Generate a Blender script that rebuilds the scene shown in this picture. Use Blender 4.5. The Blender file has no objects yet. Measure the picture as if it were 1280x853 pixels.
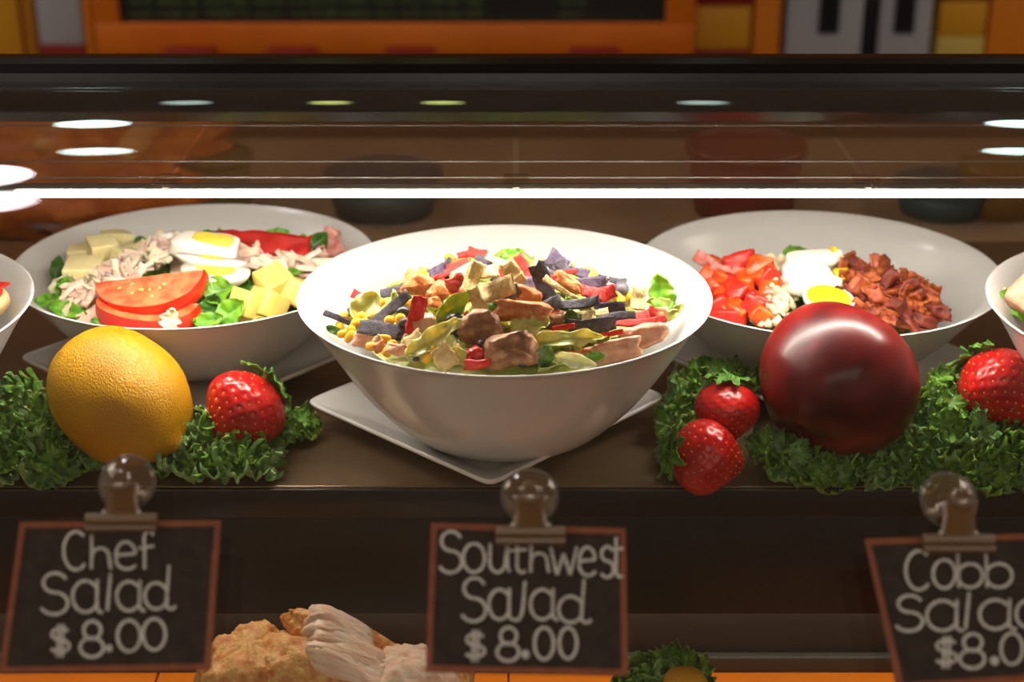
import bpy, bmesh, math, random
from math import sin, cos, pi, radians, sqrt, atan2, exp
from mathutils import Vector, Matrix, noise
sc = bpy.context.scene
COL = sc.collection

# ------------------------------------------------------------------ camera, world, exposure
PITCH = radians(23.05); FPX = 2000.0
CAM = Vector((0.0, -1.005, 0.504))
cd = bpy.data.cameras.new('camera'); cam = bpy.data.objects.new('camera', cd); COL.objects.link(cam)
cam.location = CAM; cam.rotation_euler = (pi/2 - PITCH, 0, 0)
cd.sensor_width = 36.0; cd.lens = 36.0*FPX/1280.0; cd.clip_start = 0.02
cd.dof.use_dof = True; cd.dof.focus_distance = 1.03; cd.dof.aperture_fstop = 5.6
sc.camera = cam
w = bpy.data.worlds.new('room_ambience'); sc.world = w; w.use_nodes = True
w.node_tree.nodes['Background'].inputs[0].default_value = (1.0, 0.86, 0.70, 1)
w.node_tree.nodes['Background'].inputs[1].default_value = 0.31
LED_STRENGTH = 132.0
LED_LOW_STRENGTH = 10.0
LAMP_STRENGTH = 15.0
FILL_STRENGTH = 5.0
sc.view_settings.view_transform = 'Standard'; sc.view_settings.look = 'None'
sc.view_settings.exposure = 0.0; sc.view_settings.gamma = 1.0; sc.view_settings.use_curve_mapping = False
sc.cycles.transparent_max_bounces = 24; sc.cycles.max_bounces = 10
sc.cycles.sample_clamp_indirect = 6.0

# ------------------------------------------------------------------ helpers
R_ = Vector((1, 0, 0)); U_ = Vector((0, sin(PITCH), cos(PITCH))); N_ = Vector((0, -cos(PITCH), sin(PITCH)))
def ray(px, py):
    return (R_*((px-640)/FPX) - U_*((py-426.5)/FPX) - N_).normalized()
def atz(px, py, z):
    d = ray(px, py); return CAM + d*((z-CAM.z)/d.z)
def aty(px, py, y):
    d = ray(px, py); return CAM + d*((y-CAM.y)/d.y)
def lin(c): return tuple((v/12.92 if v <= .04045 else ((v+.055)/1.055)**2.4) for v in c)
def rgb(r, g, b): return lin((r/255, g/255, b/255))

def M(name, c, c2=None, scale=60, rough=.5, bump=0, bscale=None, spec=.5, metal=0, sss=0, coat=0, trans=0, stretch=None, detail=3, ramp=(.38, .62), c3=None, dist=.002):
    m = bpy.data.materials.new(name); m.use_nodes = True
    nt = m.node_tree; b = nt.nodes['Principled BSDF']
    b.inputs['Base Color'].default_value = (*c, 1); b.inputs['Roughness'].default_value = rough
    b.inputs['Metallic'].default_value = metal; b.inputs['Specular IOR Level'].default_value = spec
    if coat: b.inputs['Coat Weight'].default_value = coat; b.inputs['Coat Roughness'].default_value = .12
    if sss:
        b.inputs['Subsurface Weight'].default_value = sss; b.inputs['Subsurface Radius'].default_value = (.004, .002, .001)
        b.inputs['Subsurface Scale'].default_value = 1.0
    if trans: b.inputs['Transmission Weight'].default_value = trans
    tc = nt.nodes.new('ShaderNodeTexCoord'); src = tc.outputs['Object']
    if stretch:
        mp = nt.nodes.new('ShaderNodeMapping'); mp.inputs['Scale'].default_value = stretch
        nt.links.new(src, mp.inputs[0]); src = mp.outputs[0]
    if c2:
        n = nt.nodes.new('ShaderNodeTexNoise'); n.inputs['Scale'].default_value = scale*(2 if 40 <= scale <= 300 else 1); n.inputs['Detail'].default_value = detail
        r = nt.nodes.new('ShaderNodeValToRGB'); e = r.color_ramp.elements
        e[0].position = ramp[0]; e[1].position = ramp[1]; e[0].color = (*c, 1); e[1].color = (*c2, 1)
        if c3: x = e.new(.85); x.color = (*c3, 1)
        nt.links.new(src, n.inputs['Vector']); nt.links.new(n.outputs['Fac'], r.inputs[0]); nt.links.new(r.outputs[0], b.inputs['Base Color'])
    if bump:
        n2 = nt.nodes.new('ShaderNodeTexNoise'); n2.inputs['Scale'].default_value = (bscale or scale)*(3 if (bscale or scale) >= 110 else 1); n2.inputs['Detail'].default_value = 3
        bp = nt.nodes.new('ShaderNodeBump'); bp.inputs['Strength'].default_value = bump; bp.inputs['Distance'].default_value = dist if (bscale or scale) < 110 else .0011
        nt.links.new(src, n2.inputs['Vector']); nt.links.new(n2.outputs['Fac'], bp.inputs['Height']); nt.links.new(bp.outputs[0], b.inputs['Normal'])
    return m

def EM(name, c, s):
    m = bpy.data.materials.new(name); m.use_nodes = True; nt = m.node_tree
    nt.nodes.remove(nt.nodes['Principled BSDF'])
    e = nt.nodes.new('ShaderNodeEmission'); e.inputs[0].default_value = (*c, 1); e.inputs[1].default_value = s
    nt.links.new(e.outputs[0], nt.nodes['Material Output'].inputs[0]); return m

def GL(name, tint, f0=.04, rough=0.0, body=None):
    """clear sheet: Schlick reflection over a straight, lightly tinted transmission"""
    m = bpy.data.materials.new(name); m.use_nodes = True; nt = m.node_tree
    nt.nodes.remove(nt.nodes['Principled BSDF'])
    t = nt.nodes.new('ShaderNodeBsdfTransparent'); t.inputs[0].default_value = (*tint, 1)
    g = nt.nodes.new('ShaderNodeBsdfGlossy'); g.inputs['Roughness'].default_value = rough; g.inputs[0].default_value = (1, 1, 1, 1)
    geo = nt.nodes.new('ShaderNodeNewGeometry')
    def mth(op, a, b=None):
        n = nt.nodes.new('ShaderNodeMath'); n.operation = op
        for i, v in enumerate((a, b)):
            if v is None: continue
            if isinstance(v, (int, float)): n.inputs[i].default_value = v
            else: nt.links.new(v, n.inputs[i])
        return n.outputs[0]
    dp = nt.nodes.new('ShaderNodeVectorMath'); dp.operation = 'DOT_PRODUCT'
    nt.links.new(geo.outputs['Normal'], dp.inputs[0]); nt.links.new(geo.outputs['Incoming'], dp.inputs[1])
    k = mth('POWER', mth('SUBTRACT', 1.0, mth('ABSOLUTE', dp.outputs['Value'])), 5.0)
    fac = mth('ADD', mth('MULTIPLY', k, 1-f0), f0)
    mx = nt.nodes.new('ShaderNodeMixShader')
    nt.links.new(fac, mx.inputs[0])
    if body:            # slightly cloudy, tinted plastic
        df = nt.nodes.new('ShaderNodeBsdfDiffuse'); df.inputs[0].default_value = (*body[0], 1); m2 = nt.nodes.new('ShaderNodeMixShader'); m2.inputs[0].default_value = body[1]
        nt.links.new(t.outputs[0], m2.inputs[1]); nt.links.new(df.outputs[0], m2.inputs[2]); nt.links.new(m2.outputs[0], mx.inputs[1])
    else: nt.links.new(t.outputs[0], mx.inputs[1])
    nt.links.new(g.outputs[0], mx.inputs[2])
    nt.links.new(mx.outputs[0], nt.nodes['Material Output'].inputs[0]); return m

def mesh(name, v, f, mat=None, smooth=True):
    me = bpy.data.meshes.new(name); me.from_pydata([tuple(p) for p in v], [], f); me.update()
    if mat: me.materials.append(mat)
    if smooth: me.polygons.foreach_set('use_smooth', [True]*len(me.polygons))
    return me
def link(name, me, parent=None, Mx=None):
    o = bpy.data.objects.new(name, me); COL.objects.link(o)
    if parent: o.parent = parent
    if Mx is not None: o.matrix_local = Mx
    return o
def tag(o, label=None, cat=None, group=None, kind=None):
    if label: o['label'] = label
    if cat: o['category'] = cat
    if group: o['group'] = group
    if kind: o['kind'] = kind
    return o
def thing(name, label, cat, Mx=None, group=None):
    o = bpy.data.objects.new(name, None); COL.objects.link(o); o.empty_display_size = .01
    if Mx is not None: o.matrix_local = Mx
    return tag(o, label, cat, group)
def single(name, label, cat, me, Mx=None, group=None):
    return tag(link(name, me, None, Mx), label, cat, group)
def T(x, y, z): return Matrix.Translation((x, y, z))
def frame(p, ang, tau=0, k=0):
    """length along a direction at ANG degrees in the view, leaning K towards the viewer; face normal rolled TAU degrees about the length"""
    L = (R_*cos(radians(ang)) + U_*sin(radians(ang)) + N_*k).normalized()
    n = (N_ - L*N_.dot(L)).normalized(); n = Matrix.Rotation(radians(tau), 3, L) @ n
    W = n.cross(L)
    m = Matrix((L, W, n)).transposed().to_4x4(); m.translation = p; return m

def box_bm(bm, x0, x1, y0, y1, z0, z1):
    vs = [bm.verts.new(p) for p in ((x0,y0,z0),(x1,y0,z0),(x1,y1,z0),(x0,y1,z0),(x0,y0,z1),(x1,y0,z1),(x1,y1,z1),(x0,y1,z1))]
    for q in ((3,2,1,0),(4,5,6,7),(0,1,5,4),(1,2,6,5),(2,3,7,6),(3,0,4,7)): bm.faces.new([vs[i] for i in q])
def box(name, x0, x1, y0, y1, z0, z1, mat, bev=0, jit=0, seed=0, segs=2):
    bm = bmesh.new(); box_bm(bm, x0, x1, y0, y1, z0, z1)
    rnd = random.Random(seed)
    if jit:
        for v in bm.verts: v.co += Vector((rnd.uniform(-jit, jit), rnd.uniform(-jit, jit), rnd.uniform(-jit, jit)))
    if bev: bmesh.ops.bevel(bm, geom=bm.edges[:], offset=bev, segments=segs, profile=.6, affect='EDGES', clamp_overlap=True)
    me = bpy.data.meshes.new(name); bm.to_mesh(me); bm.free(); me.materials.append(mat)
    if bev: me.polygons.foreach_set('use_smooth', [True]*len(me.polygons))
    return me
def lathe(name, prof, mat, seg=64, closed=False, smooth=True):
    v = []; f = []; n = len(prof)
    for i in range(seg):
        a = 2*pi*i/seg
        for r, z in prof: v.append((r*cos(a), r*sin(a), z))
    for i in range(seg):
        j = (i+1) % seg
        for k in range(n if closed else n-1):
            l = (k+1) % n
            f.append((i*n+k, j*n+k, j*n+l, i*n+l))
    return mesh(name, v, f, mat, smooth)
def sheet(name, P, nu, nv, th, mat, out=None):
    """closed thin solid over a grid of points P[u][v] with thickness th (offset along the grid normal)"""
    N = [[None]*nv for _ in range(nu)]
    for i in range(nu):
        for j in range(nv):
            a = P[min(i+1, nu-1)][j]-P[max(i-1, 0)][j]; b = P[i][min(j+1, nv-1)]-P[i][max(j-1, 0)]
            c = a.cross(b); N[i][j] = c.normalized() if c.length > 1e-12 else Vector((0, 0, 1))
    v = [P[i][j]+N[i][j]*th*.5 for i in range(nu) for j in range(nv)] + [P[i][j]-N[i][j]*th*.5 for i in range(nu) for j in range(nv)]
    o = nu*nv; f = []
    for i in range(nu-1):
        for j in range(nv-1):
            a, b, c, d = i*nv+j, (i+1)*nv+j, (i+1)*nv+j+1, i*nv+j+1
            f.append((a, b, c, d)); f.append((o+d, o+c, o+b, o+a))
    for i in range(nu-1):
        a, b = i*nv, (i+1)*nv; f.append((a, o+a, o+b, b))
        a, b = i*nv+nv-1, (i+1)*nv+nv-1; f.append((b, o+b, o+a, a))
    for j in range(nv-1):
        a, b = j, j+1; f.append((b, o+b, o+a, a))
        a, b = (nu-1)*nv+j, (nu-1)*nv+j+1; f.append((a, o+a, o+b, b))
    if out is not None:
        k = len(out[0]); out[0].extend(v); out[1].extend(tuple(x+k for x in q) for q in f); return None
    return mesh(name, v, f, mat)
def ribbon(name, L, W, th, mat, bend=0, twist=0, wav=.1, taper=0, seed=0, nu=14, nv=5, out=None, Mx=None, fold=0):
    rnd = random.Random(seed); sx, sy = rnd.uniform(0, 99), rnd.uniform(0, 99); P = []
    for i in range(nu):
        u = i/(nu-1)-.5; row = []
        s = u*L
        if abs(bend) > 1e-3:
            r = L/bend; cx, cz = r*sin(u*bend), r*(1-cos(u*bend))
        else: cx, cz = s, 0
        wl = W*(1-taper*(u+.5))*(1+.17*noise.noise((u*2.3+sx, sy, 0))+.12*noise.noise((u*11+sx, sy, 5)))
        tw = twist*u
        for j in range(nv):
            t = j/(nv-1)-.5
            y = t*wl; z = fold*W*(abs(t)-.25)
            nz = W*wav*noise.noise((u*L/W*1.7+sx, t*1.6+sy, 3.1)) + W*wav*.4*noise.noise((u*L/W*5+sx, t*4+sy, 7.7))
            en = .12*W*noise.noise((u*9+sx, t*5, sy))
            x2 = cx+en*(2 if i in (0, nu-1) else 1)
            row.append(Vector((x2, y*cos(tw)-(z+nz)*sin(tw), cz+y*sin(tw)+(z+nz)*cos(tw))))
        P.append(row)
    if Mx is not None: P = [[Mx @ p for p in r] for r in P]
    return sheet(name, P, nu, nv, th, mat, out)
def chunk(name, sx, sy, sz, mat, pw=.55, amp=.1, fr=2.2, seed=0, n=14, amp2=0):
    """irregular rounded block (superellipsoid pushed about by noise)"""
    rnd = random.Random(seed); off = Vector((rnd.uniform(0, 99), rnd.uniform(0, 99), rnd.uniform(0, 99)))
    def pp(x): return math.copysign(abs(x)**pw, x)
    v = []; f = []; m = 2*n
    wob = [rnd.uniform(-.5, .5) for _ in range(3)]
    for i in range(n+1):
        a = -pi/2+pi*i/n
        for j in range(m):
            b = 2*pi*j/m
            p = Vector((pp(cos(a))*pp(cos(b)), pp(cos(a))*pp(sin(b)), pp(sin(a))))
            d = 1+amp*1.6*noise.noise(p*fr*.5+off)+(amp2*1.5*noise.noise(p*fr*2.2+off)+amp2*.8*noise.noise(p*fr*5+off) if amp2 else 0)
            sh = 1+.5*amp*(wob[0]*p.x+wob[1]*p.y)*3
            v.append(((p.x+amp*wob[2]*p.y)*d*sx/2, p.y*d*sy/2*sh, p.z*d*sz/2*sh))
    for i in range(n):
        for j in range(m):
            k = (j+1) % m; f.append((i*m+j, i*m+k, (i+1)*m+k, (i+1)*m+j))
    me = mesh(name, v, f, mat)
    bm = bmesh.new(); bm.from_mesh(me); bmesh.ops.remove_doubles(bm, verts=bm.verts, dist=1e-6); bm.to_mesh(me); bm.free()
    me.polygons.foreach_set('use_smooth', [True]*len(me.polygons)); return me
def leaf(name, L, W, mat, curl=.5, ruf=.08, seed=0, lobes=0, nu=18, nv=13, th=.0005, out=None, Mx=None, cup=.3):
    """broad leaf: rounded outline, central vein, ruffled margin"""
    rnd = random.Random(seed); ph = [rnd.uniform(0, 6.28) for _ in range(6)]; o = rnd.uniform(0, 50); P = []
    for i in range(nu):
        u = i/(nu-1); hw = W*.5*(sin(pi*min(.999, max(.001, u**.8)))**.6)*(1+lobes*sin(u*17+ph[0])); hw = max(hw, W*.02)
        row = []
        for j in range(nv):
            t = 2*j/(nv-1)-1
            x = (u-.5)*L+.06*L*sin(t*9+ph[5])*(abs(t)**2)*(.3+lobes*3); y = t*hw*(1+.07*noise.noise((u*6+o, t*5, 1)))
            z = cup*W*(t*t*.5) + ruf*L*abs(t)**1.5*(sin(u*13+ph[1]+t)+.6*sin(u*25+ph[2]-2*t)) + .05*W*abs(sin(u*14+abs(t)*3))*abs(t) - .03*W*exp(-(t*6)**2)
            a = curl*(u-.5)
            if abs(curl) > 1e-3:
                r = L/curl; xx = (r-z)*sin(x/r); zz = r-(r-z)*cos(x/r)
            else: xx, zz = x, z
            row.append(Vector((xx, y, zz)))
        P.append(row)
    if Mx is not None: P = [[Mx @ p for p in r] for r in P]
    return sheet(name, P, nu, nv, th, mat, out)
def tube(name, pts, r, mat, seg=8, out=None):
    v = []; f = []; n = len(pts); pts = [Vector(p) for p in pts]
    for i, p in enumerate(pts):
        t = (pts[min(i+1, n-1)]-pts[max(i-1, 0)])
        t = t.normalized() if t.length > 0 else Vector((1, 0, 0))
        a = t.cross(Vector((0, 0, 1)));
        if a.length < 1e-3: a = t.cross(Vector((0, 1, 0)))
        a.normalize(); b = t.cross(a); rr = r[i] if isinstance(r, (list, tuple)) else r
        for k in range(seg): v.append(p+a*rr*cos(2*pi*k/seg)+b*rr*sin(2*pi*k/seg))
    for i in range(n-1):
        for k in range(seg):
            l = (k+1) % seg; f.append((i*seg+k, i*seg+l, (i+1)*seg+l, (i+1)*seg+k))
    f.append(tuple(range(seg-1, -1, -1))); f.append(tuple((n-1)*seg+k for k in range(seg)))
    if out is not None:
        k = len(out[0]); out[0].extend(v); out[1].extend(tuple(x+k for x in q) for q in f); return
    return mesh(name, v, f, mat)

# ------------------------------------------------------------------ materials
m_white = M('white_china', (.74, .72, .69), rough=.22, spec=.5, coat=.3)
m_steel = M('shelf_bronze_steel', (.21, .14, .078), (.245, .166, .095), scale=14, rough=.24, metal=.6, stretch=(1, 12, 1))
m_fascia = M('dark_fascia', (.010, .007, .006), rough=.42)
m_fascia2 = M('fascia_edge', (.018, .012, .010), rough=.3)
m_riser = M('dull_steel_riser', (.022, .021, .018), (.03, .028, .024), scale=8, rough=.5)
m_ledge = M('steel_ledge', (.05, .047, .042), rough=.4)
m_orange = M('orange_laminate', (.78, .21, .01), (.70, .18, .01), scale=6, rough=.35)
m_rail = M('black_rail', (.005, .005, .006), rough=.22, spec=.3)
m_glass = GL('curved_case_glass', (.985, .985, .98), .02)
m_shelfglass = GL('clear_shelf_glass', (.97, .975, .97), .05)
m_edge = M('glass_edge', (.16, .15, .13), rough=.25, spec=.7)
m_clear = GL('clear_plastic', (.86, .80, .72), .08, .05)
m_cup = GL('smoky_cup', (.84, .76, .66), .10, .10, ((.36, .25, .15), .22))
m_led = EM('led_diffuser', (1.0, .92, .82), LED_STRENGTH)
m_led2 = EM('lower_led', (1.0, .86, .66), LED_LOW_STRENGTH)
m_alu = M('led_channel', (.35, .34, .33), rough=.3, metal=.9)
m_lettuce = M('lettuce_green', rgb(62, 126, 12), rgb(112, 164, 30), scale=70, rough=.35, bump=.3, bscale=160, sss=.25)
m_lettuce_d = M('lettuce_dark', rgb(28, 80, 14), rgb(56, 112, 24), scale=70, rough=.32, bump=.3, bscale=160, sss=.2)
m_lettuce_p = M('lettuce_pale', rgb(158, 172, 74), rgb(204, 202, 128), scale=60, rough=.35, bump=.3, bscale=130, sss=.3)
m_lettuce_w = M('lettuce_white', rgb(214, 220, 150), rgb(236, 232, 196), scale=60, rough=.35, bump=.3, bscale=130, sss=.3)
m_blue = M('blue_corn_tortilla', rgb(46, 42, 52), rgb(80, 74, 84), scale=220, rough=.75, bump=.8, bscale=420)
m_blue2 = M('purple_corn_tortilla', rgb(54, 40, 62), rgb(86, 70, 94), scale=220, rough=.75, bump=.8, bscale=420)
m_red = M('red_tortilla', rgb(196, 18, 12), rgb(222, 44, 28), scale=240, rough=.7, bump=.7, bscale=420)
m_red2 = M('rosy_tortilla', rgb(186, 34, 36), rgb(214, 76, 66), scale=240, rough=.7, bump=.7, bscale=420)
m_cream = M('cream_tortilla', rgb(206, 172, 108), rgb(226, 198, 140), scale=200, rough=.7, bump=.7, bscale=380)
m_chick = M('grilled_chicken', rgb(176, 92, 36), rgb(208, 140, 84), scale=90, rough=.42, bump=.5, bscale=220, sss=.15, c3=rgb(150, 76, 30))
m_chick_b = M('browned_chicken', rgb(118, 72, 38), rgb(166, 116, 72), scale=80, rough=.4, bump=.6, bscale=200, sss=.1, c3=rgb(206, 170, 140))
m_chick_p = M('pale_chicken', rgb(214, 150, 116), rgb(230, 184, 154), scale=80, rough=.42, bump=.4, bscale=180, sss=.2, c3=rgb(206, 120, 60))
m_bean = M('black_bean', rgb(30, 26, 28), rgb(52, 46, 50), scale=120, rough=.3)
m_beang = M('dusty_bean', rgb(70, 66, 74), rgb(100, 96, 104), scale=120, rough=.5)
m_corn = M('corn_kernel', rgb(226, 166, 24), rgb(238, 194, 60), scale=90, rough=.3, sss=.25)
m_tom = M('diced_tomato', rgb(216, 64, 12), rgb(232, 106, 34), scale=70, rough=.22, sss=.35, bump=.2, bscale=160)
m_tomd = M('dark_tomato', rgb(196, 30, 20), rgb(216, 52, 34), scale=70, rough=.25, sss=.2)
m_tskin = M('tomato_skin', rgb(206, 26, 12), rgb(222, 46, 22), scale=30, rough=.16, sss=.15)
m_tflesh = M('tomato_flesh', rgb(226, 76, 36), rgb(236, 122, 76), scale=60, rough=.25, sss=.35, bump=.4, bscale=150)
m_seed = M('tomato_seed', rgb(238, 196, 110), rough=.3, sss=.2)
m_pepper = M('red_pepper', rgb(150, 14, 8), rgb(172, 26, 16), scale=40, rough=.55, spec=.25)
m_cheese = M('pale_cheese', rgb(238, 220, 156), rgb(244, 230, 176), scale=40, rough=.4, sss=.3)
m_cheesey = M('yellow_cheese', rgb(240, 206, 96), rgb(246, 218, 124), scale=40, rough=.36, sss=.3)
m_eggw = M('egg_white', rgb(246, 240, 226), rough=.25, sss=.35)
m_yolk = M('egg_yolk', rgb(246, 206, 44), rgb(250, 220, 90), scale=120, rough=.55, bump=.3, bscale=300, sss=.2)
m_yolkd = M('deep_yolk', rgb(244, 196, 6), rgb(250, 214, 30), scale=120, rough=.5, bump=.3, bscale=300, sss=.2)
m_turk = M('shaved_turkey', rgb(238, 208, 178), rgb(246, 226, 204), scale=80, rough=.4, sss=.3, bump=.3, bscale=200)
m_turkp = M('pink_turkey', rgb(230, 182, 158), rgb(240, 206, 188), scale=80, rough=.4, sss=.3, bump=.3, bscale=200)
m_ham = M('pink_ham', rgb(206, 112, 104), rgb(226, 160, 146), scale=80, rough=.35, sss=.3)
m_bacon = M('bacon', rgb(116, 42, 12), rgb(164, 82, 28), scale=60, rough=.45, spec=.35, bump=.5, bscale=160, stretch=(.6, 2.4, 1), c3=rgb(190, 100, 44))
m_bacond = M('bacon_dark', rgb(78, 22, 8), rgb(118, 40, 18), scale=60, rough=.42, spec=.35, bump=.5, bscale=160, stretch=(.6, 2.4, 1))
m_baconp = M('bacon_pink', rgb(136, 50, 30), rgb(176, 92, 56), scale=60, rough=.42, spec=.35, bump=.5, bscale=160, stretch=(.6, 2.4, 1))
m_crumb = M('white_crumble', rgb(226, 210, 166), rgb(238, 226, 190), scale=120, rough=.6, sss=.2, bump=.5, bscale=300)
m_lemon = M('lemon_rind', rgb(190, 132, 4), rgb(204, 150, 10), scale=24, rough=.36, bump=.8, bscale=260, sss=.08)
m_apple = M('apple_skin', rgb(66, 7, 11), rgb(112, 20, 18), scale=34, rough=.31, spec=.4, coat=.06, stretch=(1, 1, .4), detail=6, ramp=(.40, .60), c3=rgb(146, 46, 34), bump=.04, bscale=120)
m_applep = M('apple_calyx', rgb(130, 90, 44), rough=.7)
m_flesh = M('apple_flesh', rgb(232, 196, 130), rgb(240, 214, 156), scale=40, rough=.4, sss=.2)
m_straw = M('strawberry_skin', rgb(176, 8, 14), rgb(198, 22, 22), scale=40, rough=.3, coat=.25, sss=.12)
m_achene = M('strawberry_seed', rgb(226, 140, 50), rough=.4)
m_sepal = M('strawberry_leaf', rgb(60, 108, 30), rgb(92, 140, 46), scale=70, rough=.45)
m_kale = M('kale_green', rgb(74, 118, 36), rgb(122, 166, 60), scale=60, rough=.42, bump=.3, bscale=200, sss=.3, c3=rgb(176, 204, 124))
m_kale2 = M('kale_frosted', rgb(90, 136, 72), rgb(140, 176, 108), scale=60, rough=.42, bump=.3, bscale=200, sss=.12, c3=rgb(190, 210, 170))
m_kstem = M('kale_stem', rgb(140, 160, 60), rgb(176, 180, 84), scale=30, rough=.4)
m_rturk = M('roast_turkey_crust', rgb(196, 108, 36), rgb(236, 184, 112), scale=70, rough=.5, bump=.9, bscale=150, c3=rgb(120, 50, 14), ramp=(.3, .6))
m_rmeat = M('roast_turkey_meat', rgb(240, 194, 164), rgb(250, 226, 202), scale=50, rough=.38, sss=.25, bump=.4, bscale=120, stretch=(.5, 3, 3))
m_board = M('chalkboard_face', rgb(56, 45, 41), rgb(68, 56, 51), scale=60, rough=.85)
m_border = M('copper_border', rgb(146, 80, 54), rgb(160, 92, 62), scale=60, rough=.6)
m_chalk = M('chalk', rgb(246, 244, 238), rgb(214, 212, 208), scale=700, rough=.95)
m_clip = M('smoky_clip', rgb(132, 98, 62), rough=.3, trans=.25)

# ------------------------------------------------------------------ room
ZF, ZC = -1.0, 1.75
def struct(name, me, parent=None):
    o = link(name, me, parent)
    if not parent: o['kind'] = 'structure'
    return o
struct('floor', box('floor', -4, 4, -5, 3.4, ZF-.1, ZF, M('floor_tile', (.10, .07, .05), (.13, .09, .06), scale=4, rough=.5)))
struct('ceiling', box('ceiling', -4, 4, -5, 3.4, ZC, ZC+.1, M('ceiling_tile', (.74, .64, .54), rough=.9)))
struct('wall_back', box('wall_back', -4, 4, 3.0, 3.1, ZF, ZC, M('wall_ochre', rgb(168, 104, 40), rgb(150, 86, 30), scale=2, rough=.8)))
# ceiling lamps
m_lamp = EM('lamp_cool', (.72, 1.0, .94), LAMP_STRENGTH); m_lampw = EM('lamp_white', (1.0, .93, 1.0), LAMP_STRENGTH*1.3)
m_lampy = EM('lamp_green', (.8, .9, .25), LAMP_STRENGTH*.3); m_lampf = EM('lamp_faint', (.7, .9, .8), LAMP_STRENGTH*.22)
m_trim = M('lamp_trim', (.7, .7, .68), rough=.5)
def lamp(x, y, r, mat, label, grp=None):
    t = thing('ceiling_lamp', label, 'lamp', T(x, y, ZC), grp)
    link('lamp_diffuser', lathe('lamp_diffuser', [(0, -.012), (r*.9, -.012), (r*.95, -.004), (r*.95, 0)], mat, 40), t)
    link('lamp_ring', lathe('lamp_ring', [(r*.95, 0), (r*.95, -.014), (r*1.12, -.010), (r*1.14, 0)], m_trim, 40), t)
lamp(-.852, 1.69, .08, m_lamp, 'cool round ceiling lamp mirrored in the glass above the chef salad')
lamp(1.04, 1.69, .08, m_lamp, 'cool round ceiling lamp mirrored in the glass above the far right bowl')
lamp(-.965, .93, .15, m_lampw, 'bright white round ceiling lamp mirrored beside the end of the light bar')
lamp(-.16, 2.25, .05, m_lampy, 'small yellow green ceiling lamp mirrored high in the glass above the bowls')
lamp(-.42, 2.25, .05, m_lampy, 'dim yellow green ceiling lamp mirrored high in the glass over the chef salad')
lamp(.44, 2.25, .06, m_lampf, 'faint cool ceiling lamp mirrored high in the glass over the cobb salad')
lamp(-.75, 2.25, .06, m_lampf, 'faint cool ceiling lamp mirrored high in the glass near the orange bread')
m_fill = EM('fill_light', (1.0, .86, .70), FILL_STRENGTH)  # unseen fill panels, added to brighten signs, bowl fronts and service side
for x, y, lab, grp in ((-1.5, -3.3, 0, 1), (0.0, -3.3, 0, 1), (1.5, -3.3, 0, 1), (-2.3, .85, 'added unseen fill light over the bread end of the service side', None), (2.3, .85, 'added unseen fill light over the dispenser end of the service side', None)):  # the last two are added fill for the goods behind the counter
    t = thing('fill_panel', lab or 'added unseen fill light overhead behind the customer', 'lamp', T(x, y, ZC), 'added fill lights over the shop floor' if grp else None)
    link('diffuser', box('diffuser', -.5, .5, -.5, .5, -.012, -.004, m_fill), t)
    link('fill_frame', lathe('fill_frame', [(.70, 0), (.70, -.016), (.74, -.016), (.74, 0)], m_trim, 4, smooth=False), t, Matrix.Rotation(pi/4, 4, 'Z'))

# ------------------------------------------------------------------ display case
case = thing('display_case', 'deli display case with curved glass front and lit bronze shelf', 'display case', T(0, 0, ZF))
up = -ZF
CW = 1.25
def cpart(name, me, parent=case, dz=up): return link(name, me, parent, T(0, 0, dz))
cpart('shelf', box('shelf', -CW, CW, -.067, .42, -.012, 0, m_steel, .0015))
cpart('shelf_edge', box('shelf_edge', -CW, CW, -.0705, -.066, -.022, -.0005, m_fascia2, .001))
cpart('fascia', box('fascia', -CW, CW, -.066, -.05, -.100, -.020, m_fascia, .001))
cpart('riser', box('riser', -CW, CW, -.040, -.03, -.165, -.02, m_riser))
cpart('ledge', box('ledge', -CW, CW, -.0475, -.040, -.165, -.148, m_ledge, .0012))
cpart('lower_led', box('lower_led', -CW*.7, CW*.7, -.0495, -.0415, -.099, -.093, m_led2))
deck = cpart('lower_deck', box('lower_deck', -CW, CW, -.44, -.03, -.19, -.166, m_fascia))
xs = [-1.25, -.90, -.576, -.252, -.0025, .30, .62, .95, 1.25]
for a, b in zip(xs[:-1], xs[1:]):
    link('orange_panel', box('orange_panel', a+.0006, b-.0006, -.20, -.0478, -.166, -.160, m_orange, .0008), deck, T(0, 0, 0))
cpart('base_cabinet', box('base_cabinet', -CW, CW, -.42, .42, ZF, -.19, m_fascia))
# curved double glazing
GC = Vector((.047, -.253)); GR = .512
def arc_sheet(R, th, a0, a1, n=72):
    P = []
    for i in range(n):
        a = radians(a0+(a1-a0)*i/(n-1)); P.append((GC.x-R*cos(a), GC.y+R*sin(a)))
    v = []; f = []
    def strip_(A, B):        # own vertices for every face of the sheet, so the curve shades cleanly
        k = len(v); v.extend(A); v.extend(B); m = len(A)
        f.extend((k+i, k+i+1, k+m+i+1, k+m+i) for i in range(m-1))
    I = []
    for i in range(n):
        a = radians(a0+(a1-a0)*i/(n-1)); I.append((GC.x-(R-th)*cos(a), GC.y+(R-th)*sin(a)))
    o0, o1, i0, i1 = ([(x, y, z) for y, z in Q] for Q in (P, I) for x in (-CW, CW))
    strip_(o0, o1); strip_(i1, i0); strip_(o1, i1); strip_(i0, o0)
    for e in (0, -1): strip_([o0[e], o1[e]], [i0[e], i1[e]])
    return v, f
for nm, R, th in (('outer_glass', GR, .0012), ('inner_glass', GR-.02, .0012)):
    v, f = arc_sheet(R, th, 4, 85.5); cpart(nm, mesh(nm, v, f, m_glass))
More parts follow.
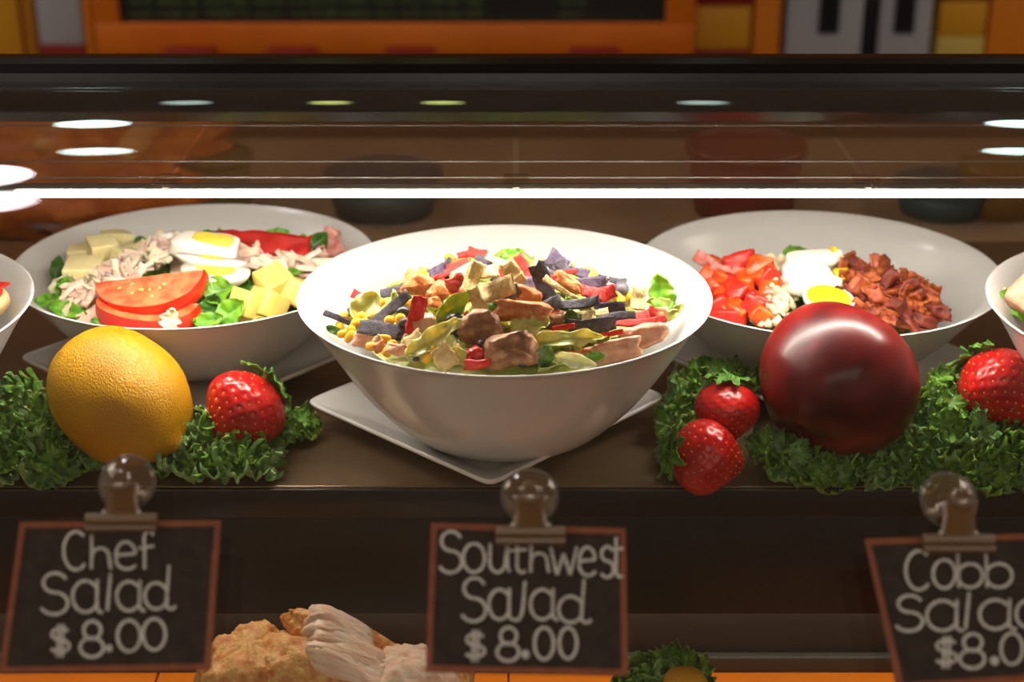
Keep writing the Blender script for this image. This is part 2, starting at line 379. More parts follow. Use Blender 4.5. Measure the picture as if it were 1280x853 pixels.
# top rail: black cap with a polished bead
ry, rz = GC.x-GR*cos(radians(86)), GC.y+GR*sin(radians(86))
prof = [(-.012, -.021), (-.014, -.006), (-.011, .004), (-.004, .0085), (.006, .010), (.018, .010), (.024, .006), (.024, -.012), (.006, -.030), (-.002, -.030)]
v = [(x, ry+a, rz+b) for x in (-CW, CW) for a, b in prof]; n = len(prof)
f = [(i, n+i, n+(i+1) % n, (i+1) % n) for i in range(n)]+[tuple(range(n)), tuple(range(2*n-1, n-1, -1))]
cpart('top_rail', mesh('top_rail', v, f, m_rail, False))
# glass shelf panels over the bowls, held by clear clips on the light bar
LY, LZ = -.024, .1890
pj = [aty(x, 243, LY).x for x in (-230, 210, 645, 1082, 1520)]
for a, b in zip(pj[:-1], pj[1:]):
    g = cpart('glass_shelf_panel', box('glass_shelf_panel', a+.002, b-.002, LY-.004, LY+.30, LZ+.006, LZ+.0075, m_shelfglass))
    link('panel_edge', box('panel_edge', a+.002, b-.002, LY-.0055, LY-.004, LZ+.0055, LZ+.0085, m_edge), g)
for x in pj[1:4]:
    c = cpart('shelf_clip', box('shelf_clip', x-.008, x+.008, LY-.007, LY+.010, LZ+.0085, LZ+.011, m_clear, .0008))
    link('clip_post', box('clip_post', x-.0055, x+.0055, LY-.0060, LY+.004, LZ+.001, LZ+.0085, m_clear, .0008), c)
lb = cpart('light_bar', box('light_bar', -.80, 1.0, LY-.001, LY+.008, LZ+.0005, LZ+.005, m_alu))
v = []; f = []
pr = [(-.0045, .0015), (-.0045, -.0005), (-.003, -.0022), (0, -.003), (.003, -.0022), (.0045, -.0005), (.0045, .0015)]
for x in (-.318, .345):
    for a, b in pr: v.append((x, LY+a*.8, LZ+b*.8+.0004))
n = len(pr); f = [(i, i+1, n+i+1, n+i) for i in range(n-1)]
link('light_diffuser', mesh('light_diffuser', v, f, m_led), lb)
for x in (-CW, CW-.02):
    cpart('end_panel', box('end_panel', x, x+.02, -.44, .42, -.165, .20, m_fascia))
# thin metal rods standing in for reflection streaks in the upper glazing
for y, px in ((.16, 157), (.10, 202), (.07, 222)):
    p = aty(640, px, y)
    cpart('reflection_rod', tube('reflection_rod', [(-CW, p.y, p.z), (CW, p.y, p.z)], .0007, m_alu, 6))

# ------------------------------------------------------------------ background behind the counter
m_wood = M('counter_wood', rgb(122, 88, 60), rgb(140, 104, 70), scale=6, rough=.5, stretch=(1, 8, 1))
bc = thing('back_counter', 'long brown wooden counter running behind the display case', 'counter', T(0, 1.55, ZF))
link('counter_body', box('counter_body', -2.2, 2.2, .02, .6, 0, .82, m_wood), bc)
link('counter_top', box('counter_top', -2.2, 2.2, 0, .62, .82, .85, M('counter_top', rgb(120, 84, 52), rough=.4)), bc)
BY = 1.62; zt = ZF+.85
def px_x(px, y=BY, py=40): return aty(px, py, y).x
def px_z(py, y=BY): return aty(640, py, y).z
m_oframe = M('orange_frame', rgb(232, 122, 14), rgb(220, 108, 10), scale=5, rough=.45)
m_screen = M('menu_black', rgb(26, 28, 22), rough=.5)
mb = thing('menu_board', 'black menu board in wide orange frame on the back counter', 'menu board', T(0, BY, zt))
x0, x1, x2, x3 = px_x(118), px_x(150), px_x(832), px_x(868)
z0, z1, z3 = px_z(70)-zt, px_z(30)-zt, .62
link('frame_rail', box('frame_rail', x0, x3, 0, .03, z0, z1, m_oframe, .003), mb)
link('frame_rail', box('frame_rail', x0, x3, 0, .03, z3, z3+.05, m_oframe, .003), mb)
link('frame_post', box('frame_post', x0, x1, 0, .03, z1, z3, m_oframe, .003), mb)
link('frame_post', box('frame_post', x2, x3, 0, .03, z1, z3, m_oframe, .003), mb)
link('menu_panel', box('menu_panel', x1, x2, .012, .028, z1, z3, m_screen), mb)
for x in (x0+.03, 0.0, x3-.07): link('board_foot', box('board_foot', x, x+.05, 0, .06, 0, z0, m_screen), mb)
m_green = M('menu_green', rgb(74, 98, 50), rgb(40, 52, 30), scale=60, rough=.6)
rnd = random.Random(4)
out = ([], []); x = px_x(160)
while x < px_x(750):
    wd = rnd.uniform(.012, .05)
    if x+wd > px_x(620) and rnd.random() < .3: x += .06; continue
    for zz in (px_z(22)-zt, px_z(8)-zt):
        h = rnd.uniform(.006, .012); k = len(out[0])
        out[0].extend([(x, .0115, zz), (x+wd, .0115, zz), (x+wd, .0115, zz+h), (x, .0115, zz+h), (x, .0125, zz), (x+wd, .0125, zz), (x+wd, .0125, zz+h), (x, .0125, zz+h)])
        out[1].extend(tuple(k+i for i in q) for q in ((0, 1, 2, 3), (0, 4, 5, 1), (3, 2, 6, 7), (0, 3, 7, 4), (1, 5, 6, 2)))
    x += wd+rnd.uniform(.003, .012)
tag(link('menu_print', mesh('menu_print', out[0], out[1], m_green, False), mb), kind='stuff')
def carton(px0, px1, bands, label, name='carton', depth=.2, y=BY+.05, top=None, cat='carton'):
    """a pack standing on the back counter; bands = [(py_top, py_bottom, material)] from the top down"""
    a, b = px_x(px0, y), px_x(px1, y)
    t = thing(name, label, cat, T((a+b)/2, y, zt)); hw = (b-a)/2
    zb = 0.0; lst = list(reversed(bands))
    for k, (py0, py1, m) in enumerate(lst):
        lo = zb; hi = px_z(py0, y)-zt
        if hi <= lo: continue
        link('pack_body' if k == 0 else 'pack_band', box('pack', -hw+.0004*k, hw-.0004*k, 0, depth, lo, hi, m, .003), t); zb = hi
    return t
mY = M('pack_yellow', rgb(214, 150, 22), rough=.5); mYd = M('pack_mustard', rgb(178, 112, 14), rough=.5); mRd = M('pack_red', rgb(140, 24, 12), rough=.5)
mWh = M('pack_white', rgb(176, 176, 184), rough=.4); mTn = M('pack_tan', rgb(190, 158, 112), rough=.5); mDk = M('pack_dark', rgb(30, 30, 34), rough=.4)
mOr = M('pack_orange', rgb(226, 130, 16), rough=.5); mCr = M('pack_cream', rgb(206, 180, 90), rough=.5)
carton(-60, 26, [(-60, 80, mY)], 'plain yellow carton at the end of the back counter')
carton(30, 46, [(-60, 80, mYd)], 'narrow mustard carton between yellow and white packs')
carton(48, 104, [(-60, 56, mWh), (56, 90, mRd)], 'white pack with dark red foot beside the menu board')
carton(106, 117, [(-60, 80, mOr)], 'slim orange carton against the menu board frame')
for px, nth in ((200, 'first'), (330, 'second'), (480, 'third'), (715, 'fourth')):
    carton(px, px+62, [(66, 95, mRd)], nth+' low dark red box under the menu board, counted from the white pack', 'box', .05, BY-.06, cat='box').__setitem__('group', 'dark red boxes under the menu board')
carton(868, 938, [(-60, 8, mRd), (8, 62, mY), (62, 95, mRd)], 'yellow pack with red top and red foot by the menu board')
carton(942, 976, [(-60, 90, mOr)], 'tall orange carton beside the white dispenser')
def dispenser(px0, px1, wx0, wx1, label):
    y = BY+.04; a, b = px_x(px0, y), px_x(px1, y)
    t = thing('dispenser', label, 'dispenser', T((a+b)/2, y, zt)); hw = (b-a)/2; c = (a+b)/2
    link('body', box('body', -hw, hw, 0, .16, 0, .45, mWh, .006), t)
    link('window', box('window', px_x(wx0, y)-c, px_x(wx1, y)-c, -.003, .004, px_z(42, y)-zt, .40, mDk, .002), t)
    link('drip_tray', box('drip_tray', -hw*.8, hw*.8, -.03, .001, 0, .012, mDk, .002), t)
dispenser(984, 1078, 1022, 1048, 'wide white dispenser with dark window behind the rail')
carton(1080, 1098, [(-60, 90, mDk)], 'black upright carton between the two white dispensers')
dispenser(1100, 1164, 1116, 1142, 'narrower white dispenser with dark window next to black carton')
carton(1172, 1232, [(-60, 2, mRd), (2, 46, mY), (46, 90, mCr)], 'yellow and cream pack with red top past the dispensers')
carton(1236, 1340, [(-60, 90, mOr)], 'broad orange carton at the far end of the counter')
# low service ledge behind the shelf with bread and small goods, seen through the glass
sl = thing('service_ledge', 'dark ledge behind the glass shelf holding bread and tubs', 'counter', T(0, .46, ZF))
link('ledge_top', box('ledge_top', -1.2, 1.2, 0, .42, .95, .97, M('ledge_brown', rgb(156, 122, 88), rgb(136, 104, 74), scale=8, rough=.5)), sl)
link('ledge_front', box('ledge_front', -1.2, 1.2, .02, .40, 0, .95, m_fascia), sl)
m_bread = M('orange_crust', rgb(232, 130, 30), rgb(196, 86, 14), scale=34, rough=.5, bump=.8, bscale=60, c3=rgb(246, 170, 70))
LZ0 = ZF+.97
p = aty(70, 290, .58)
br = thing('bread_loaf', 'large orange crusted bread behind the chef salad bowl', 'bread', T(p.x, .58, LZ0))
link('crust', chunk('crust', .38, .20, .10, m_bread, .7, .14, 3, 5, 24, .16), br, T(-.03, 0, .050))
for k in range(4): link('score', chunk('score', .03, .16, .02, M('score', rgb(232, 160, 84), rough=.6), .8, .1, 3, k, 8), br, T(-.14+.08*k, -.01, .098-.006*abs(k-1.5)))
def tub(px, py, w_, h_, c, label, y=.6):
    p = aty(px, py, y); r = w_/2
    t = thing('tub', label, 'tub', T(p.x, y, LZ0))
    link('tub_body', lathe('tub_body', [(0, 0), (r*.85, 0), (r, h_), (r*.94, h_), (0, h_*.97)], M('tub', c, rough=.5), 32), t)
    link('tub_rim', lathe('tub_rim', [(r*.94, h_-.004), (r*1.05, h_-.004), (r*1.05, h_+.004), (r*.94, h_+.004)], M('tub_rim', c, rough=.3), 32, True), t)
tub(265, 235, .085, .06, rgb(110, 92, 40), 'olive yellow tub behind the chef salad')
tub(930, 240, .12, .07, rgb(120, 40, 26), 'dull red tub behind the cobb salad')
tub(1170, 320, .10, .03, rgb(50, 78, 78), 'low teal tub behind the cobb salad bowl')
tub(1245, 290, .09, .05, rgb(130, 92, 22), 'mustard tub behind the far right bowl')
tub(480, 262, .12, .04, rgb(70, 74, 72), 'grey tub behind the chef salad rim')

# ------------------------------------------------------------------ bowls and plates
def bowl_mesh(R, H, foot):
    s = R/.14; h = H/.098
    o = [(.050, .0022), (.060, .0045), (.073, .0125), (.094, .0335), (.106, .0495), (.1175, .067), (.129, .0855), (.1375, .097)]
    prof = [(0, .004*h), (foot-.006, .004*h), (foot-.004, 0), (foot, 0)]+[(x*s, z*h) for x, z in o]+[(.1394*s, .0982*h), (.1390*s, .0990*h), (.1378*s, .0990*h), (.1352*s, .0972*h)]
    prof += [(x*s-.0042, z*h+.0022) for x, z in o[-2:0:-1]]+[(.04*s, .0072*h), (0, .007*h)]
    # smooth the profile by one Chaikin pass
    P = [prof[0]]
    for a, b in zip(prof[:-1], prof[1:]):
        P += [(a[0]*.75+b[0]*.25, a[1]*.75+b[1]*.25), (a[0]*.25+b[0]*.75, a[1]*.25+b[1]*.75)]
    P.append(prof[-1]); return lathe('bowl', P, m_white, 112)
def bowl(x, y, z, R, H, label):
    return single('salad_bowl', label, 'bowl', bowl_mesh(R, H, .046*R/.14), T(x, y, z))
def plate(x, y, z, hd, rot, label):
    """square plate, corners at half-diagonal hd, flat well and gently raised rim with rounded corners"""
    h = hd/sqrt(2); N = 176
    def ring(s, zz, rc):
        o = []
        for i in range(N):
            a = 2*pi*i/N; a += .22*sin(4*a+pi)*-1*.5; c, q = cos(a), sin(a); e = rc
            r = 1/((abs(c)**e+abs(q)**e)**(1/e)); o.append((r*c*h*s, r*q*h*s, zz))
        return o
    rings = [ring(.55, .0, 8), ring(.62, .0005, 8), ring(.72, .0045, 9), ring(.985, .0165, 26), ring(1.0, .018, 26), ring(1.003, .0195, 26), ring(.995, .0205, 26), ring(.97, .0192, 24), ring(.72, .0090, 14), ring(.66, .006, 10), ring(.5, .0055, 8)]
    v = []; f = []
    for r in rings: v += r
    for k in range(len(rings)-1):
        for i in range(N):
            j = (i+1) % N; f.append((k*N+i, k*N+j, (k+1)*N+j, (k+1)*N+i))
    f.append(tuple(range(N-1, -1, -1))); k = (len(rings)-1)*N; f.append(tuple(k+i for i in range(N)))
    return single('square_plate', label, 'plate', mesh('plate', v, f, m_white), T(x, y, z) @ Matrix.Rotation(radians(45+rot), 4, 'Z'))
BC = Vector((-.005, 0.0)); RC = Vector((-.239, .132)); RR = Vector((.2305, .124))
plate(-.018, .022, .003, .128, 2, 'white square plate under the southwest salad bowl')
plate(-.243, .105, .003, .128, 4, 'white square plate under the chef salad bowl')
plate(.232, .100, .003, .128, -5, 'white square plate under the cobb salad bowl')
plate(-.455, .010, .003, .115, 0, 'white square plate under the cut off bowl beside the kale with the lemon')
plate(.455, .010, .003, .115, 0, 'white square plate under the cut off bowl behind the rightmost strawberry')
bowl(BC.x, BC.y, .0092, .14, .1025, 'large round white bowl full of southwest salad with tortilla strips')
bowl(RC.x, RC.y, .0092, .137, .077, 'white bowl of chef salad with tomato and egg behind the lemon')
bowl(RR.x, RR.y, .0092, .1365, .074, 'white bowl of cobb salad with bacon behind the apple')
bowl(-.458, -.030, .0092, .14, .1025, 'white bowl cut off by the frame beyond the chef salad, holding a red edged slice')
bowl(.455, -.030, .0092, .14, .1025, 'white bowl cut off by the frame beyond the cobb salad, holding pale meat and lettuce')

class Mound:
    def __init__(s, c, r, top, edge, bc, R, H, pw=2): s.c, s.r, s.top, s.edge, s.pw, s.bc, s.R, s.H, s.zb = c, r, top, edge, pw, bc, R, H, .0092
    def z(s, x, y):
        q = sqrt((x-s.c.x)**2+(y-s.c.y)**2)/s.r; return s.top-(s.top-s.edge)*q**s.pw
    def fit(s, p, m=.011):      # keep a piece inside the bowl wall
        t = min(1, max(0, (p.z-s.zb)/s.H)); lim = s.R*(.5+.5*t)-m; v = Vector((p.x-s.bc.x, p.y-s.bc.y))
        if v.length > lim:
            v = v.normalized()*lim; return Vector((s.bc.x+v.x, s.bc.y+v.y, p.z))
        return p
    def hit(s, px, py, lift=0): return s.fit(s.hit0(px, py, lift))
    def hit0(s, px, py, lift=0):
        d = ray(px, py); t = .7
        while t < 1.6:
            p = CAM+d*t
            if p.z < s.z(p.x, p.y)+lift: return p
            t += .001
        return CAM+d*1.1
def S(px, dist=1.05): return px/FPX*dist

def bed(name, label, md, mats, n, seed, L=(.018, .04), rq=.80):
    """loose chopped leaves below the toppings: one object"""
    rnd = random.Random(seed); out = ([], [])
    me = None
    for k in range(n):
        a = rnd.uniform(0, 2*pi); q = md.r*sqrt(rnd.random())*rq; x, y = md.c.x+q*cos(a), md.c.y+q*sin(a)
        l = rnd.uniform(*L); Mx = T(x, y, md.z(x, y)-rnd.uniform(.008, .018)) @ Matrix.Rotation(rnd.uniform(0, 6.28), 4, 'Z') @ Matrix.Rotation(rnd.uniform(-.6, .6), 4, 'X')
        leaf('', l, l*rnd.uniform(.5, .8), None, rnd.uniform(-.8, .8), .06, k, .05, 8, 7, .0006, out, Mx)
    o = link(name, mesh(name, out[0], out[1], mats), None); tag(o, label, 'lettuce', kind='stuff')
    # a fuller core under the leaves so that no gap shows the empty bowl
    v = []; f = []; K = 40
    for i in range(9):
        for j in range(K):
            r = md.r*.83*i/8; a = 2*pi*j/K; x, y = md.c.x+r*cos(a), md.c.y+r*sin(a); v.append((x, y, md.z(x, y)-.017+.004*noise.noise((x*80, y*80, 1))))
    for i in range(8):
        for j in range(K): f.append((i*K+j, i*K+(j+1) % K, (i+1)*K+(j+1) % K, (i+1)*K+j))
    b = link('chopped_core', mesh('chopped_core', v, f, mats), o); b['kind'] = 'stuff'
MC = Mound(Vector((-.003, -.012)), .116, .128, .098, BC, .14, .1025)
ML = Mound(Vector((RC.x+.002, RC.y-.010)), .112, .092, .074, RC, .137, .077)
MR = Mound(Vector((RR.x+.003, RR.y-.010)), .096, .090, .072, RR, .1365, .074)
bed('lettuce_bed', 'chopped green lettuce lying under the southwest salad toppings', MC, m_lettuce_p, 130, 1, (.016, .034), .70)
bed('lettuce_bed', 'chopped green lettuce lying under the chef salad toppings', ML, m_lettuce, 130, 2)
bed('lettuce_bed', 'chopped green lettuce lying under the cobb salad toppings', MR, m_lettuce, 60, 3, (.018, .03), .62)

# ------------------------------------------------------------------ southwest salad
sd = [100]
def nx(): sd[0] += 1; return sd[0]
G_SW = 'in the southwest salad'
def strip(md, px, py, L, W, ang, tau, mat, kind, lift=.004, bend=.5, twist=.3, k=0, th=.0014, label=None, group=None, wav=.12, taper=0, fold=0, name='tortilla_strip', cat='tortilla strip', dist=1.04):
    if name == 'tortilla_strip': wav, th, bend, twist = wav*1.35, .0010, bend*1.8, twist*1.6
    s = nx(); p = md.hit(px, py, lift)
    return single(name, label, cat, ribbon(name, S(L, dist), S(W, dist), th, mat, bend, twist, wav, taper, s, fold=fold), frame(p, ang, tau, k), group)
LB = 'dusky blue corn tortilla strip scattered over the southwest salad'; GB = 'blue tortilla strips in the southwest salad'
for a in [  # px, py, length, width, screen angle, roll, lift, bend, twist, material, own label
    (431, 401, 56, 8, -24, 20, .006, .3, .8, m_blue, 'thin blue tortilla strip poking out at the tip beside the bowl wall, over the corn'),
    (479, 412, 62, 20, -10, -25, .006, -.3, .2, m_blue, 'broad blue tortilla strip lying flat beside the upright red strip'),
    (489, 386, 58, 14, 40, -10, .007, .2, .2, m_blue, 'blue tortilla strip slanting up over the yellow lettuce leaf'),
    (443, 388, 17, 14, 30, -20, .006, .3, .3, m_blue, None), (549, 342, 26, 20, 25, 0, .006, .3, .3, m_blue2, None),
    (513, 351, 13, 4, -15, 0, .006, .2, .3, m_blue, None), (485, 366, 20, 12, 10, -20, .003, .3, .3, m_blue, None), (499, 362, 18, 12, 20, -20, .003, .3, .3, m_blue, None),
    (604, 326, 22, 12, -20, -30, .006, .3, .3, m_blue, None), (618, 330, 36, 10, 0, -40, .008, .2, .3, m_blue2, None), (560, 327, 12, 7, 55, 0, .006, .2, .2, m_blue, None),
    (637, 371, 32, 22, 30, 10, .006, .6, .3, m_blue, None), (658, 354, 30, 18, -10, -20, .006, .4, .3, m_blue2, None), (624, 352, 20, 12, -30, -20, .007, .3, .3, m_blue, None),
    (679, 352, 48, 22, -68, 10, .014, .5, .3, m_blue, 'blue tortilla strip standing on end at the top of the southwest salad'),
    (683, 384, 40, 16, 30, -20, .012, -.5, .5, m_blue, None),
    (717, 381, 64, 13, 4, -30, .010, .5, .5, m_blue, 'long blue tortilla strip lying across the middle of the southwest salad'),
    (695, 328, 26, 24, -40, -10, .010, .3, .2, m_blue2, None), (702, 334, 18, 16, -60, 0, .010, .3, .2, m_blue, None),
    (724, 341, 26, 12, -15, -30, .007, .3, .4, m_blue2, None), (737, 354, 44, 15, 4, -5, .008, .4, .2, m_blue2, None), (752, 352, 14, 14, 60, 0, .008, .3, .2, m_blue, None),
    (763, 386, 38, 17, 4, 10, .008, .4, .2, m_blue2, None),
    (767, 396, 56, 10, 10, -20, .010, -.6, .6, m_blue, 'narrow twisted blue tortilla strip next to the rosy strips near the green leaf'),
    (741, 408, 60, 19, 5, 25, .008, -.4, .2, m_blue, 'wide blue tortilla strip above the pale lettuce near the front rim'),
    (571, 413, 24, 18, -10, 30, .007, .3, .2, m_blue, None), (597, 398, 22, 6, 10, -10, .006, .3, .2, m_blue, None), (716, 398, 22, 10, 0, -10, .005, .3, .2, m_blue, None),
    (690, 344, 24, 12, -20, -20, .009, .3, .3, m_blue, None), (772, 352, 22, 10, -10, -40, .003, .3, .3, m_blue, None), (648, 332, 22, 12, 10, -30, .006, .3, .2, m_blue2, None)]:
    strip(MC, a[0], a[1], a[2], a[3], a[4], a[5], a[9], 'b', a[6], a[7], a[8], label=a[10] or LB, group=None if a[10] else GB)
LR = 'small red tortilla strip scattered over the southwest salad'; GRd = 'red tortilla strips in the southwest salad'
for a in [
    (520, 397, 52, 20, 78, 15, .012, .25, .15, m_red, 'bright red tortilla strip standing upright beside the broad blue strip'),
    (447, 370, 16, 12, -30, 0, .003, .3, .2, m_red, None), (596, 317, 26, 13, -12, -20, .010, .3, .3, m_red, None), (583, 318, 22, 10, 10, -30, .010, .3, .3, m_red, None),
    (566, 335, 46, 13, 24, -20, .008, -.5, .3, m_red, 'long red tortilla strip sloping up at the crown of the southwest salad'),
    (570, 356, 22, 24, -70, 5, .010, .3, .2, m_red2, None), (584, 371, 18, 10, -20, 0, .008, .3, .2, m_red, None),
    (655, 336, 38, 16, -56, 5, .010, .3, .2, m_red, 'red tortilla strip stuck steeply into the crown next to the standing cream strip'),
    (627, 346, 18, 10, -60, 0, .008, .3, .2, m_red, None), (590, 399, 24, 7, -45, 10, .006, .5, .2, m_red, None),
    (727, 362, 30, 14, -15, -20, .006, .3, .2, m_red, None), (758, 367, 24, 18, 20, 0, .008, .4, .3, m_red, None), (742, 367, 26, 16, -15, -10, .007, .3, .3, m_red2, None),
    (800, 396, 24, 13, 10, -20, .008, .3, .2, m_red2, None), (814, 392, 16, 12, 60, 0, .008, .3, .2, m_red, None),
    (797, 404, 72, 11, 3, -30, .009, .4, .4, m_red, 'longest red tortilla strip lying over the chicken near the bowl side'),
    (765, 417, 28, 6, 12, 0, .006, .3, .3, m_red, None), (704, 409, 28, 6, 8, 0, .006, .3, .3, m_red, None), (696, 396, 14, 14, 20, -10, .004, .3, .2, m_red, None),
    (545, 352, 14, 22, -60, 0, .003, .3, .2, m_red, None), (706, 341, 30, 6, 8, 0, .008, .3, .3, m_red, None), (692, 347, 14, 6, 0, 0, .009, .3, .3, m_red, None), (515, 432, 16, 5, 15, 0, .004, .3, .2, m_red, None)]:
    strip(MC, a[0], a[1], a[2], a[3], a[4], a[5], a[9], 'r', a[6], a[7], a[8], label=a[10] or LR, group=None if a[10] else GRd)
LC = 'crisp cream corn tortilla chip scattered over the southwest salad'; GCm = 'cream tortilla chips in the southwest salad'
for a in [
    (591, 347, 42, 19, 66, 10, .013, .6, .3, m_cream, None),
    (622, 362, 60, 24, 18, -5, .018, 1.5, .5, m_cream, 'large curled cream tortilla strip at the heart of the southwest salad'),
    (612, 340, 24, 18, 10, -30, .014, .5, .3, m_cream, None), (641, 342, 34, 22, -58, 0, .015, .5, .3, m_cream, None), (600, 375, 32, 22, -72, 5, .013, .6, .2, m_cream, None),
    (626, 328, 40, 9, -16, -30, .010, .3, .3, m_cream, None),
    (672, 326, 36, 15, 95, 10, .012, .4, .3, m_cream, 'pointed cream tortilla strip standing up at the crown'),
    (700, 361, 50, 11, -32, -10, .014, .7, .5, m_cream, 'slim cream tortilla strip curving down beside the standing blue strip'),
    (517, 425, 24, 18, 30, -30, .007, .3, .2, m_cream, None),
    (556, 447, 30, 26, -60, 20, .008, .2, .1, m_cream, 'square cream tortilla chip resting on the front rim of salad'),
    (798, 373, 30, 18, 85, 0, .007, .3, .1, m_cream, 'upright cream tortilla chip beside the green leaf'),
    (729, 396, 27, 14, 5, -30, .006, .6, .2, m_cream, None), (752, 391, 16, 10, 5, -30, .006, .4, .2, m_cream, None), (690, 420, 20, 10, 5, -30, .003, .4, .2, m_cream, None), (472, 428, 14, 14, 40, -20, .004, .4, .2, m_cream, None), (645, 352, 26, 12, 30, 0, .012, .6, .4, m_cream, None)]:
    strip(MC, a[0], a[1], a[2], a[3], a[4], a[5], a[9], 'c', a[6], a[7], a[8], label=a[10] or LC, group=None if a[10] else GCm, taper=.8 if a[0] in (672, 700) else 0)
def lump(md, px, py, w_, h_, d_, ang, mat, name, cat, label, group=None, lift=0, pw=.5, amp=.26, tau=0, k=0, n=14, dist=1.04, amp2=.10, fr=2.2):
    p = md.hit(px, py, lift)
    return single(name, label, cat, chunk(name, S(w_, dist), S(h_, dist), S(d_, dist), mat, pw, amp, fr, nx(), n, amp2), frame(p, ang, tau, k), group)
LK = 'small cube of grilled chicken tucked among the southwest salad strips'; GK = 'chicken pieces in the southwest salad'
for a in [
    (527, 358, 42, 28, 26, -14, m_chick, .006, 'orange browned chicken cube with pale face above the upright red strip'),
    (548, 368, 26, 22, 20, 30, m_chick, .001, None), (543, 378, 14, 14, 12, 0, m_chick, .001, None), (662, 369, 32, 22, 22, -10, m_chick, .005, None),
    (578, 345, 30, 22, 20, 20, m_chick_p, .004, None),
    (650, 390, 68, 24, 26, -4, m_chick, .008, 'long flat chicken strip under the curled cream tortilla'),
    (601, 411, 48, 40, 34, 10, m_chick_b, .004, 'rough brown chicken chunk between the beans and the large chicken chunk'),
    (638, 440, 62, 40, 34, 12, m_chick_b, .006, 'largest brown chicken chunk against the front rim'),
    (534, 409, 30, 30, 24, 20, m_chick_p, .002, None), (711, 354, 36, 16, 16, -35, m_chick, .008, None),
    (766, 438, 64, 26, 26, 10, m_chick_p, .006, 'pale chicken slice with browned end near the front rim'),
    (806, 420, 60, 28, 26, 18, m_chick_p, .006, 'pale chicken slice beneath the longest red strip'),
    (822, 391, 22, 14, 16, 0, m_chick_b, .002, None), (457, 424, 28, 18, 18, -6, m_chick_p, .003, None), (475, 434, 16, 12, 14, 30, m_chick, .003, None), (500, 436, 30, 14, 16, -8, m_chick_p, .002, None),
    (782, 368, 26, 18, 18, 0, m_chick_p, .001, None), (723, 443, 24, 12, 14, 0, m_chick, .002, None), (694, 402, 30, 20, 18, 0, m_chick_b, .000, None)]:
    lump(MC, a[0], a[1], a[2], a[3], a[4], a[5], a[6], 'chicken_piece', 'chicken', a[8] or LK, None if a[8] else GK, a[7])
for a in [(776, 362, 22, 18, m_beang), (760, 361, 15, 12, m_beang), (504, 390, 18, 16, m_bean), (506, 404, 16, 13, m_bean), (567, 400, 24, 17, m_bean), (605, 433, 22, 18, m_bean), (583, 403, 12, 10, m_bean), (653, 455, 10, 8, m_bean), (520, 449, 8, 6, m_bean)]:
    lump(MC, a[0], a[1], a[2], a[3], a[3], 10, a[4], 'black_bean', 'bean', 'round black bean among the southwest salad toppings', 'black beans in the southwest salad', .004, .95, .05, amp2=.0)
rnd = random.Random(11)
for px, py in [(432, 396), (425, 409), (440, 413), (437, 421), (452, 396), (487, 401), (474, 379), (490, 431), (464, 433), (562, 323), (528, 341), (789, 370), (770, 371), (445, 404), (458, 404), (500, 399), (480, 424), (508, 378), (430, 417), (485, 439), (512, 441), (534, 447), (545, 438), (776, 376), (470, 395), (571, 438), (665, 412)]:
    lump(MC, px, py, rnd.uniform(13, 18), rnd.uniform(10, 13), 10, rnd.uniform(0, 180), m_corn, 'corn_kernel', 'corn', 'yellow corn kernel among the southwest salad toppings', 'corn kernels in the southwest salad', .003, .85, .08, amp2=.0, n=8)
lump(MC, 617, 383, 13, 12, 12, 0, m_lettuce, 'green_pea', 'pea', 'single green pea below the curled cream tortilla', None, .012, 1, .03)
for px, py, w_, h_, lab in [(596, 456, 30, 12, 'flat orange red tomato bit against the front rim'), (594, 444, 22, 20, 'dark red tomato cube above the front rim tomato bit')]:
    lump(MC, px, py, w_, h_, 16, 5, m_tomd, 'tomato_piece', 'tomato', lab, None, .004)
def lf(md, px, py, L, W, ang, tau, mat, label, group=None, lift=.004, curl=.6, ruf=.06, lobes=.05, k=0, cup=.3, dist=1.04, name='lettuce_leaf', cat='lettuce'):
    p = md.hit(px, py, lift)
    return single(name, label, cat, leaf(name, S(L, dist), S(W, dist), mat, curl, ruf, nx(), lobes, cup=cup), frame(p, ang, tau, k), group)
